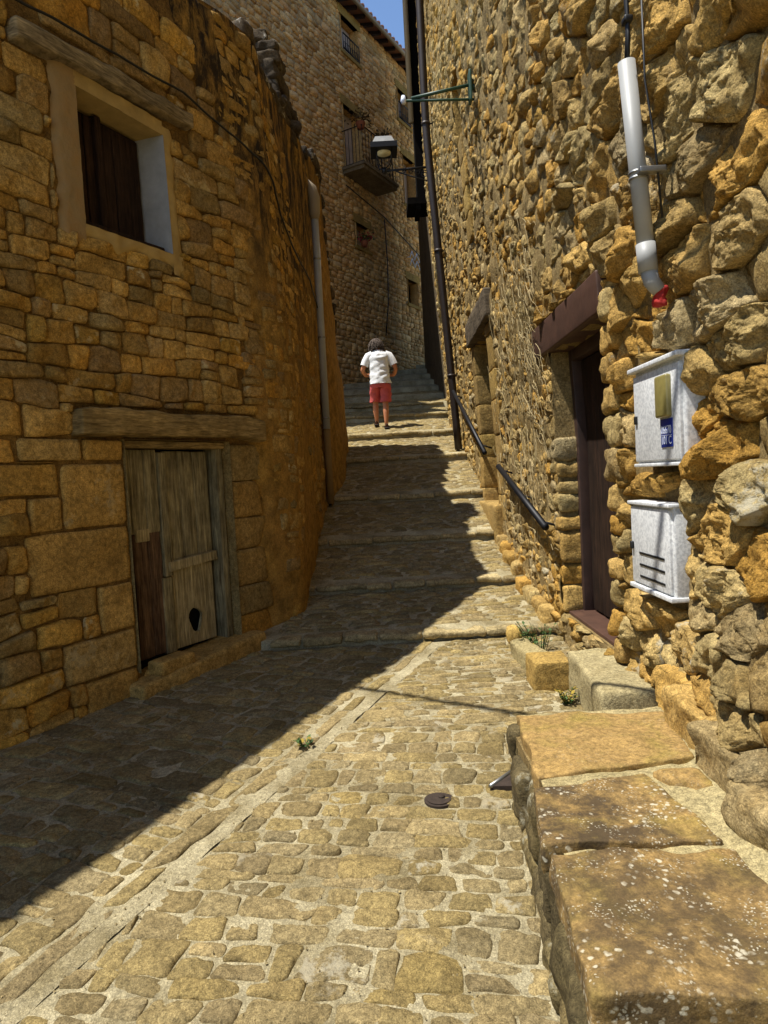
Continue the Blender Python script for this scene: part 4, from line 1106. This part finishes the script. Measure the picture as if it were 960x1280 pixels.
# wall footing along the stepped street
y = 5.5
while y < 7.6:
    l = random.uniform(.2, .4); z0 = gz(1.2, y + l / 2)
    V, F = rock_box((.16, l, .16), .04, .025, 8, .05, .02, at((1.33, y + l / 2, z0 + .04))); mesh_obj('footing_stone', V, F, MAT['rubble'], rh, tint()); y += l

# ================================================================== SMALL THINGS ON THE STREET
c = atZ(549, 1001, gz(.17, 2.95)); c.z = gz(c.x, c.y) + .004
vc = thing('valve_cover', c, 'small round rusty iron valve cover set in the cobbles', 'cover')
mesh_obj('rim', *tube([c - Vector((0, 0, .03)), c + Vector((0, 0, .004))], .066, 28), MAT['rust'], vc, smooth=False)
mesh_obj('lid', *tube([c - Vector((0, 0, .0)), c + Vector((0, 0, .009))], .054, 28), MAT['rust'], vc, smooth=False)
mesh_obj('knob', *tube([c + Vector((.012, .01, .008)), c + Vector((.012, .01, .016))], .014, 10), MAT['rust'], vc)
c = atZ(613, 990, gz(.41, 3.0)); c.z = gz(c.x, c.y) + .015
q = [c, c + Vector((.14, -.01, 0)), c + Vector((.15, .17, 0))]
dc = thing('iron_plate', c, 'dark triangular corner of an iron plate sticking out below the bench', 'plate')
V = [p + Vector((0, 0, z_)) for z_ in (-.03, .012) for p in q]; mesh_obj('plate', V, [(0, 2, 1), (3, 4, 5), (0, 1, 4, 3), (1, 2, 5, 4), (2, 0, 3, 5)], MAT['rust'], dc, smooth=False)
mesh_obj('rim', *tube([q[0] + Vector((0, 0, .012)), q[2] + Vector((0, 0, .012))], .01, 6), MAT['steel'], dc)
def weed(loc, n, h, spread, label, dry=.2, toward=Vector((-.3, -.3, 0))):
    o = thing('weed', loc, label, 'plant'); G = Bag(); S = Bag(); Dd = Bag()
    for k in range(n):
        a = random.uniform(0, 2 * math.pi); r = spread * random.random() ** .5; hh = h * random.uniform(.4, 1)
        p0 = Vector(loc) + Vector((math.cos(a) * r * .25, math.sin(a) * r * .25, -.01)); p1 = Vector(loc) + Vector((math.cos(a) * r, math.sin(a) * r, hh)) + toward * hh * .5
        V, F = tube([p0, p0.lerp(p1, .5) + Vector((0, 0, hh * .1)), p1], [.003, .002, .0012], 4, False); S.add(V, F)
        for s in range(5):
            q = p0.lerp(p1, random.uniform(.3, 1)); d = Vector((random.uniform(-1, 1), random.uniform(-1, 1), random.uniform(-.2, .8))).normalized(); w_ = d.cross(Vector((0, 0, 1))).normalized()
            l = random.uniform(.018, .04); wd = l * .32
            (Dd if random.random() < dry else G).add([q, q + d * l * .5 + w_ * wd, q + d * l, q + d * l * .5 - w_ * wd + Vector((0, 0, .003))], [(0, 1, 2, 3)])
    S.build('stem', MAT['leaf'], o); 
    if G.V: G.build('foliage', MAT['leaf'], o, kind='stuff')
    if Dd.V: Dd.build('dry_foliage', MAT['dry_leaf'], o, kind='stuff')
weed((1.10, 4.98, gz(1, 4.98)), 34, .24, .15, 'green leafy weed growing behind the squared block at the foot of the wall', .15)
weed((1.02, 3.95, gz(1, 4.0)), 16, .1, .07, 'yellowing little weed in the angle of block and white step', .65)
weed((XG(3.55) - .02, 3.55, gz(-.5, 3.55)), 6, .07, .04, 'tiny weed sprouting from the crack along the paving edging', .3)

# grit lying in the joints
random.seed(77); b = Bag()
for k in range(2600):
    X = random.uniform(-2.2, 1.0); Y = 1.1 + 4.2 * random.random() ** 1.3
    if X < XLW(Y) + .1 or (X > .3 and Y < 3.1): continue
    if noise.noise((X * 2.2, Y * 2.2, 9)) < -.05 and random.random() < .8: continue
    r = random.uniform(.0018, .0055); z_ = gz(X, Y) + .006; P = Vector((X, Y, z_)); a = random.uniform(0, 6)
    V = [P + Vector((math.cos(a + i * 1.57) * r * random.uniform(.7, 1.3), math.sin(a + i * 1.57) * r * random.uniform(.7, 1.3), 0)) for i in range(4)] + [P + Vector((0, 0, r * 1.1)), P - Vector((0, 0, r))]
    b.add(V, [(0, 1, 4), (1, 2, 4), (2, 3, 4), (3, 0, 4), (1, 0, 5), (2, 1, 5), (3, 2, 5), (0, 3, 5)], tint())
o = b.build('gravel', MAT['edge'], None, smooth=False, kind='stuff'); setp(o, 'loose pale grit scattered between the paving stones', 'gravel')
# cable high over the street; only its shadow is in the picture
hgt = 5.6
p0 = atZ(440, 858, gz(.0, 4.6)); p1 = atZ(650, 890, gz(.7, 4.0))
up = lambda p, h: p + Vector((-LX, -LY, 1)) * h
a, c = up(p0, hgt), up(p1, hgt); dr_ = (c - a)
a2 = a - dr_ * .35; c2 = a + dr_ * ((RX(6) - a.x) / dr_.x)
o = mesh_obj('overhead_cable', *tube([a2.lerp(c2, t / 12) - Vector((0, 0, .08 * math.sin(math.pi * t / 12))) for t in range(13)], .026, 8), MAT['black_rubber']); setp(o, 'black overhead cable stretched across the street from the left roof to the rubble wall', 'cable')

# ================================================================== FAR HOUSE closing the street
FO = Vector((-.6, 20.0, 0)); FA = R_(30)
FD = Vector((math.sin(FA), math.cos(FA), 0)); FN = Vector((math.cos(FA), -math.sin(FA), 0))
def WF(u, v, d): return FO + FD * u + FN * d + Vector((0, 0, v))
def pxF(x, y):
    d = ray(x, y); t = (FO.dot(FN)) / d.dot(FN); P = d * t; P.z += EYE; q = P - FO; return q.dot(FD), P.z
fh = thing('far_house', WF(1, 4.3, -.2), 'four storey tan stone house with iron balconies closing the top of the street', 'house')
FW = {'top': (.22, 1.14, 13.85, 14.85), 'balc': (.08, 1.0, 10.42, 12.28), 'low': (.44, 1.16, 8.38, 9.05), 'rtop': (3.55, 4.35, 13.3, 14.3), 'rmid': (3.7, 4.5, 10.6, 12.2), 'vent': (3.6, 4.3, 7.3, 8.1)}
FTOP = 15.1; FU0, FU1 = -6.3, 9
Vv, Ff, _, _ = panel(WF, (FU0, FU1), (2.5, FTOP), list(FW.values()), lambda u, v: -.01, .6)
b = Bag(); b.add(Vv, Ff)
b.add([WF(FU0, 2.5, -6), WF(FU1, 2.5, -6), WF(FU1, FTOP, -6), WF(FU0, FTOP, -6)], [(0, 1, 2, 3)])
b.add([WF(FU0, 2.5, 0), WF(FU0, 2.5, -6), WF(FU0, FTOP, -6), WF(FU0, FTOP, 0)], [(0, 1, 2, 3)])
b.add([WF(FU1, 2.5, 0), WF(FU1, 2.5, -6), WF(FU1, FTOP, -6), WF(FU1, FTOP, 0)], [(0, 1, 2, 3)])
b.build('wall', MAT['far_mortar'], fh, smooth=False)
_w = [Vector(p) for p in ((-5.4, 13.0, 1.5), (-2.8, 13.0, 1.5), (-3.4, 15.2, 1.5), (-5.4, 16.2, 1.5))]  # added unseen block: shadows the upper steps, keeps sky light off the lower facade
mesh_obj('unseen_shadow_block', _w + [v + Vector((0, 0, 12.5)) for v in _w], [(0, 3, 2, 1), (4, 5, 6, 7), (0, 1, 5, 4), (1, 2, 6, 5), (2, 3, 7, 6), (3, 0, 4, 7)], MAT['far_mortar'], fh, (.4, .5, .4), smooth=False)
cl = coursed_cells(-5.2, 7.5, 3.6, FTOP, lambda v: .15, lambda u, v: .3, .045)
cl = [cut_rect(c, [(h[0] - .06, h[1] + .06, h[2], h[3] + .06) for h in FW.values()]) for c in cl]
cl = [c for c in cl if len(c) > 2 and area(c) > .004]
b = Bag()
for c in cl:
    c = inset(c, .008)
    if len(c) < 3: continue
    pts = resample(c, 8, 1); n = len(pts); cx = sum(p[0] for p in pts) / n; cy = sum(p[1] for p in pts) / n
    th = random.uniform(.008, .04); tl = random.uniform(-.1, .1)
    V = [WF(p[0], p[1], -.02) for p in pts] + [WF(p[0] * .9 + cx * .1, p[1] * .86 + cy * .14, th + tl * (p[1] - cy)) for p in pts] + [WF(cx, cy, th + .006)]
    F = [(i, (i + 1) % n, n + (i + 1) % n, n + i) for i in range(n)] + [(n + i, n + (i + 1) % n, 2 * n) for i in range(n)]
    b.add(V, F, tint())
b.build('facade_stones', MAT['far'], fh, kind='stuff')
def fbox(name, mat, par, u0, u1, v0, v1, d0, d1): return mesh_obj(name, *box(u0, u1, d0, d1, v0, v1, lambda p: WF(p[0], p[2], p[1])), mat, par, smooth=False)
for nm, h in FW.items():
    wn_ = mesh_obj('window', *reveal(WF, h, .03, -.35, 'lrtb'), MAT['far'], fh, (.4, .6, .3), smooth=False)
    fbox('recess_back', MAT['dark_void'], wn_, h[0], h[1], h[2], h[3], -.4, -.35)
    if nm != 'vent':
        m_ = (h[0] + h[1]) / 2
        for (a, c) in ((h[0] + .02, m_ - .008), (m_ + .008, h[1] - .02)):
            sh_ = fbox('shutter', MAT['shutter_white'], wn_, a, c, h[2] + .02, h[3] - .02, -.30, -.26)
            fbox('shutter_rail', MAT['shutter_white'], sh_, a + .04, c - .04, (h[2] + h[3]) / 2 - .04, (h[2] + h[3]) / 2 + .04, -.258, -.25)
    else: fbox('shutter', MAT['wood_dark'], wn_, h[0] + .02, h[1] - .02, h[2] + .02, h[3] - .02, -.30, -.26)
    fbox('lintel', MAT['dressed'], wn_, h[0] - .15, h[1] + .15, h[3], h[3] + .24, -.1, .045)
    fbox('sill', MAT['dressed'], wn_, h[0] - .1, h[1] + .1, h[2] - .1, h[2] - .002, -.3, .07)
def railing(par, u0, u1, v0, v1, d, n, ret=0):
    for v in (v0 + .03, v1):
        mesh_obj('rail', *tube([WF(u0, v, d), WF(u1, v, d)], .018, 6), MAT['black_iron'], par)
    for i in range(n + 1):
        u = u0 + (u1 - u0) * i / n; mesh_obj('baluster', *tube([WF(u, v0, d), WF(u, v1, d)], .010, 5), MAT['black_iron'], par)
        if i < n:
            um = u + (u1 - u0) / n / 2; P = [WF(um + .045 * math.cos(g_), v0 + .15 + .09 * math.sin(g_), d) for g_ in [k * .7 for k in range(10)]]
            mesh_obj('scroll', *tube(P, .007, 4), MAT['black_iron'], par)
    if ret:
        for u in (u0, u1):
            for v in (v0 + .03, v1): mesh_obj('rail', *tube([WF(u, v, d), WF(u, v, d - ret)], .018, 6), MAT['black_iron'], par)
            for k in range(1, 6): mesh_obj('baluster', *tube([WF(u, v0, d - ret * k / 6), WF(u, v1, d - ret * k / 6)], .010, 5), MAT['black_iron'], par)
bal = fbox('balcony', MAT['balcony_stone'], fh, -.10, 1.85, 10.24, 10.34, -.02, .72)
fbox('slab_edge', MAT['balcony_stone'], bal, -.14, 1.89, 10.34, 10.41, -.02, .77)
railing(bal, -.08, 1.83, 10.41, 11.42, .70, 11, .68)
railing(fh, .24, 1.12, 13.87, 14.32, .06, 7); railing(fh, 3.55, 4.35, 13.32, 13.85, .06, 7)
# pots and plants on the balcony rail
random.seed(8)
def pot(u, v, d, label, r=.11, red=.0):
    c = WF(u, v, d); t_ = thing('flower_pot', c, label, 'plant pot')
    mesh_obj('pot', *tube([c, c + Vector((0, 0, .16)), c + Vector((0, 0, .17))], [r * .7, r, r], 12), MAT['terracotta'], t_)
    G = Bag(); Rr = Bag()
    for k in range(120):
        p = c + Vector((random.gauss(0, r * 1.1), random.gauss(0, r * 1.1), .2 + abs(random.gauss(0, .12)))); dd = Vector((random.uniform(-1, 1), random.uniform(-1, 1), random.uniform(-1, 1))).normalized(); w_ = dd.cross(Vector((.3, .2, 1))).normalized() * .03
        (Rr if random.random() < red else G).add([p, p + dd * .04 + w_, p + dd * .09, p + dd * .04 - w_], [(0, 1, 2, 3)])
    G.build('foliage', MAT['dry_plant'] if not red else MAT['leaf'], t_, kind='stuff')
    if Rr.V: Rr.build('flowers', MAT['geranium'], t_, kind='stuff')
pot(.0, 11.36, .62, 'terracotta pot of foliage on the balcony corner above the garden wall', .14)
pot(1.25, 11.36, .62, 'terracotta pot of foliage on the balcony rail behind the lamp hood', .14)
pot(.72, 8.38, .12, 'pot of red flowers on the sill of the low shaded window', .11, .45)
# eaves
rf = Bag(); 
def WE(u, v, d): return WF(u, v, d)
rf.add(*box(FU0, FU1, -6.2, .36, 0, .05, lambda p: WF(p[0], FTOP + .08 + p[2] - (p[1] - .36) * .28, p[1])))
roof = rf.build('roof', MAT['tile'], fh, smooth=False)
u = -4.0
while u < 8:
    mesh_obj('rafter', *box(u, u + .09, -.3, .32, 0, .10, lambda p: WF(p[0], FTOP - .022 + p[2] - (p[1] - .36) * .28, p[1])), MAT['wood_dark'], roof, smooth=False)
    mesh_obj('tile_cap', *tube([WF(u + .05, FTOP + .15, .42), WF(u + .05, FTOP + .33, -.2)], .085, 8), MAT['tile'], roof)
    mesh_obj('tile_cap', *tube([WF(u + .28, FTOP + .15, .42), WF(u + .28, FTOP + .33, -.2)], .085, 8), MAT['tile'], roof); u += .46
mesh_obj('gutter', *tube([WF(FU0, FTOP + .06, .42), WF(FU1, FTOP + .06, .42)], .06, 10), MAT['old_pvc'], roof)
# white folding rack zigzagging on the facade
(u0, v0), (u1, v1) = pxF(508, 318), pxF(536, 316)
zr = thing('folding_rack', WF((u0 + u1) / 2, v0 - .4, .12), 'white zigzag folding drying rack on the shaded far facade', 'drying rack')
for row in range(2):
    n = 10
    for k in range(n):
        ua, ub = u0 + (u1 - u0) * k / n, u0 + (u1 - u0) * (k + 1) / n; va = v0 - .25 * row + (.13 if k % 2 else -.13); vb = v0 - .25 * row + (-.13 if k % 2 else .13)
        mesh_obj('bar', *tube([WF(ua, va, .12), WF(ub, vb, .12)], .016, 5), MAT['label_white'], zr)
for u_ in (u0, u1): mesh_obj('hook', *tube([WF(u_, v0 - .1, .12), WF(u_, v0 - .1, -.05)], .012, 5), MAT['label_white'], zr)
# cables on the facade
P = [pxF(478, 275), pxF(482, 330), pxF(483, 380), pxF(480, 420)]; o = mesh_obj('cable', *tube([WF(a, c, .07) for a, c in P], .018, 5), MAT['black_rubber']); setp(o, 'thin dark cable hanging straight down the far facade below the balcony', 'cable')
P = [pxF(430, 232), pxF(478, 272), pxF(520, 318), pxF(560, 365)]; o = mesh_obj('cable', *tube([WF(a, c, .07) for a, c in P], .016, 5), MAT['black_rubber']); setp(o, 'thin dark cable slanting across the far facade under the balcony', 'cable')

# ================================================================== NEIGHBOUR HOUSE behind the end of the rubble wall
NYF = 13.6
nh = thing('timbered_house', (2.6, 15.0, 2.6), 'dark house with a jettied timber upper storey beyond the drainpipe', 'house')
jx = .94; jz = 6.75
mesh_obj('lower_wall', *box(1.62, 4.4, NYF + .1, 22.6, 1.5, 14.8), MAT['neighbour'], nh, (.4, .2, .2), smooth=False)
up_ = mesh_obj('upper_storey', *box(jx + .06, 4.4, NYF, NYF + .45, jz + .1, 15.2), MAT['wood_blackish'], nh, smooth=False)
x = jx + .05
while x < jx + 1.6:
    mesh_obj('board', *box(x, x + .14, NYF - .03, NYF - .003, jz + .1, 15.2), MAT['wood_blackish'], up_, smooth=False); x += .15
mesh_obj('corner_gutter', *tube([Vector((jx, NYF - .08, jz + 1.6)), Vector((jx + .0, NYF - .08, 15.2))], .05, 10), MAT['old_pvc'], up_)
mesh_obj('eave', *box(jx - .16, jx + 1.6, NYF - .3, NYF + .4, jz - .02, jz + .1), MAT['wood_blackish'], nh, smooth=False)
for k in range(5):
    mesh_obj('rafter', *box(jx + k * .3, jx + k * .3 + .09, NYF - .28, NYF + .35, jz - .12, jz - .02), MAT['wood_blackish'], nh, smooth=False)

# ================================================================== PERSON walking up the steps
PY = 13.15; PX = atY(478, 533, PY).x; PZ = gz(PX, PY) + .016
pr = thing('person', (PX, PY, PZ), 'person in white t-shirt and red shorts walking away up the steps', 'person')
base = Vector((PX, PY, PZ))
def skinned(name, pts, edges, mat, parent, lv=2, root=0):
    me = bpy.data.meshes.new(name); me.from_pydata([p[:3] for p in pts], edges, []); me.update(); me.materials.append(mat)
    o = bpy.data.objects.new(name, me); COL.objects.link(o)
    md = o.modifiers.new('skin', 'SKIN'); md.use_smooth_shade = True
    if not me.skin_vertices: pass
    for i, p in enumerate(pts):
        sv = me.skin_vertices[0].data[i]; r = p[3]; sv.radius = (r[0], r[1]) if isinstance(r, tuple) else (r, r); sv.use_root = (i == root)
    ss = o.modifiers.new('sub', 'SUBSURF'); ss.levels = lv; ss.render_levels = lv
    o.parent = parent; WLOC[o.name] = base.copy(); return o
UPS = .085      # the leading foot stands a little higher on the sloping tread
pts = [(0, 0, .95, (.16, .115)), (0, .0, 1.08, (.145, .105)), (0, .02, 1.24, (.16, .115)), (0, .03, 1.36, (.13, .09)), (-.01, .055, 1.47, .062), (-.02, .09, 1.535, .068), (-.03, .12, 1.60, .10), (-.03, .125, 1.66, .085),
       (-.035, .215, 1.585, .02),
       (.10, 0, .88, .095), (.095, .03, .70, .08), (.085, .02, .49, .058), (.085, -.03, .33, .062), (.08, -.05, .09, .036), (.085, .02, .045, .036), (.09, .12, .03, .032),
       (-.10, .02, .88, .095), (-.105, .12, .72, .08), (-.105, .20, .53, .058), (-.11, .17, .36, .062), (-.10, .20, .09 + UPS, .036), (-.105, .27, .045 + UPS, .036), (-.11, .37, .03 + UPS, .032),
       (.16, .03, 1.375, .055), (.25, .02, 1.28, .054), (.32, .01, 1.12, .044), (.28, .14, 1.03, .038), (.19, .27, 1.04, .030), (.16, .32, 1.045, .034),
       (-.16, .04, 1.37, .055), (-.26, .03, 1.26, .054), (-.33, .03, 1.12, .044), (-.26, .16, 1.04, .038), (-.14, .27, 1.07, .030), (-.10, .32, 1.08, .034)]
edges = [(0, 1), (1, 2), (2, 3), (3, 4), (4, 5), (5, 6), (6, 7), (6, 8), (0, 9), (9, 10), (10, 11), (11, 12), (12, 13), (13, 14), (14, 15), (0, 16), (16, 17), (17, 18), (18, 19), (19, 20), (20, 21), (21, 22),
         (3, 23), (23, 24), (24, 25), (25, 26), (26, 27), (27, 28), (3, 29), (29, 30), (30, 31), (31, 32), (32, 33), (33, 34)]
def fingers(root, hand, side):
    x, y, z = hand
    for k in range(4):
        o_ = (k - 1.5) * .017; L = (.030, .034, .032, .026)[k]
        i = len(pts); pts.append((x - side * .02, y + .03, z + o_, .0085)); pts.append((x - side * .035, y + .03 + L, z + o_ - .006, .008)); pts.append((x - side * .06, y + .03 + L * .9, z + o_ - .012, .007))
        edges.extend([(root, i), (i, i + 1), (i + 1, i + 2)])
    i = len(pts); pts.append((x - side * .03, y - .005, z + .035, .009)); pts.append((x - side * .05, y + .02, z + .045, .008)); edges.extend([(root, i), (i, i + 1)])
fingers(28, (.16, .32, 1.045), 1); fingers(34, (-.10, .32, 1.08), -1)
body = skinned('body', pts, edges, MAT['skin'], pr)
def loft(name, rings, mat, parent, n=28, wr=.006, seed=0, close=True):
    V = []; F = []
    for (cx, cy, cz, rx, ry) in rings:
        for k in range(n):
            a = 2 * math.pi * k / n; p = Vector((cx + rx * math.cos(a), cy + ry * math.sin(a), cz))
            p += Vector((math.cos(a), math.sin(a), 0)) * wr * noise.fractal((p.x * 9 + p.z * 9 + seed, p.y * 7, p.z * 14 - p.x * 8), 1, 2, 3) * 1.6
            V.append(p)
    for i in range(len(rings) - 1):
        for k in range(n): F.append((i * n + k, i * n + (k + 1) % n, (i + 1) * n + (k + 1) % n, (i + 1) * n + k))
    return V, F
def dens(keys, m=6):
    out = []
    for a, b_ in zip(keys[:-1], keys[1:]):
        for i in range(m): out.append(tuple(a[j] + (b_[j] - a[j]) * (i / m) for j in range(5)))
    return out + [keys[-1]]
b = Bag()
b.add(*loft('t', dens([(.01, .0, .845, .205, .172), (.005, .0, .95, .196, .165), (0, .01, 1.08, .186, .150), (0, .02, 1.22, .190, .148), (0, .02, 1.34, .200, .145), (0, .025, 1.41, .190, .13), (-.005, .04, 1.455, .135, .108), (-.01, .05, 1.495, .085, .085)]), None, None, 40, wr=.010))
for s in (1, -1):
    P = [Vector((.12 * s, .03, 1.40)), Vector((.19 * s, .03, 1.375)), Vector((.245 * s, .025, 1.29)), Vector((.285 * s, .02, 1.20))]
    V, F = tube(P, [.085, .088, .082, .078], 16, False); V = [v + Vector((0, 0, 1)) * .004 * noise.noise(v * 20) for v in V]; b.add(V, F)
V = [v for v in b.V]; b.V = [(v[0] + PX, v[1] + PY, v[2] + PZ) for v in V]
sh_o = b.build('t_shirt', MAT['tshirt'], pr)
b = Bag(); b.add(*loft('s', dens([(0, .0, .98, .155, .125), (0, .0, .92, .165, .135), (0, .01, .82, .185, .15), (0, .02, .77, .175, .14)], 4), None, None, wr=.01, seed=3))
b.add(*loft('s', dens([(.095, .005, .84, .105, .125), (.10, .03, .70, .108, .115), (.098, .025, .50, .106, .11)], 6), None, None, 20, .012, 5))
b.add(*loft('s', dens([(-.095, .02, .84, .105, .125), (-.105, .10, .70, .108, .115), (-.108, .16, .52, .106, .11)], 6), None, None, 20, .012, 9))
b.V = [(v[0] + PX, v[1] + PY, v[2] + PZ) for v in b.V]; b.build('shorts', MAT['shorts'], pr)
# curly shoulder-brushing hair
b = Bag(); random.seed(3); hc_ = base + Vector((-.035, .105, 1.60))
for k in range(420):
    d = Vector((random.gauss(0, 1), random.gauss(0, 1), random.gauss(0, 1))).normalized()
    if d.y > .45 and d.z < .35: continue
    if d.z < -.55: continue
    p = hc_ + Vector((d.x * .115, d.y * .12, d.z * .115 + .005)); P = []
    w_ = d.cross(Vector((.2, .1, 1))).normalized(); ph = random.uniform(0, 6)
    for s in range(8):
        t = s / 7; P.append(p + d * (.045 * t) + Vector((0, -.01, -.055)) * t * t + (w_ * math.cos(ph + s * 1.3) + d.cross(w_) * math.sin(ph + s * 1.3)) * .014)
    V, F = tube(P, [.009, .010, .010, .009, .008, .007, .006, .004], 4, False); b.add(V, F)
V, F = tube([hc_ + Vector((0, -.01, -.09)), hc_ + Vector((0, -.01, -.05)), hc_ + Vector((0, 0, .03)), hc_ + Vector((0, 0, .09)), hc_ + Vector((0, 0, .115))], [.06, .105, .118, .085, .03], 16); b.add(V, F)
b.build('hair', MAT['hair'], pr)
for (x_, y_, z_) in ((.087, .035, .0), (-.107, .285, UPS)):
    V, F = rock_box((.095, .27, .022), .01, 0, 5, .05, 0, at(base + Vector((x_, y_, z_ + .002)))); sn = mesh_obj('sandal', V, F, MAT['sandal'], pr)
    mesh_obj('strap', *tube([base + Vector((x_ - .045, y_ + .04, z_ + .01)), base + Vector((x_, y_ + .05, z_ + .075)), base + Vector((x_ + .045, y_ + .04, z_ + .01))], .012, 6), MAT['sandal'], sn)
    mesh_obj('heel_strap', *tube([base + Vector((x_ - .042, y_ - .06, z_ + .02)), base + Vector((x_, y_ - .125, z_ + .075)), base + Vector((x_ + .042, y_ - .06, z_ + .02))], .01, 6), MAT['sandal'], sn)
for s in (-1, 1):
    c = base + Vector((-.035 + s * .035, .215, 1.62)); mesh_obj('eye', *rock_box((.026, .02, .018), .009, 0, 5, .01, 0, at(c)), MAT['eye'], pr)
    c = base + Vector((-.03 + s * .104, .12, 1.595)); mesh_obj('ear', *rock_box((.02, .04, .06), .012, 0, 5, .02, 0, at(c)), MAT['skin'], pr)
mesh_obj('mouth', *rock_box((.045, .012, .012), .005, 0, 5, .01, 0, at(base + Vector((-.033, .212, 1.545)))), MAT['terracotta'], pr)
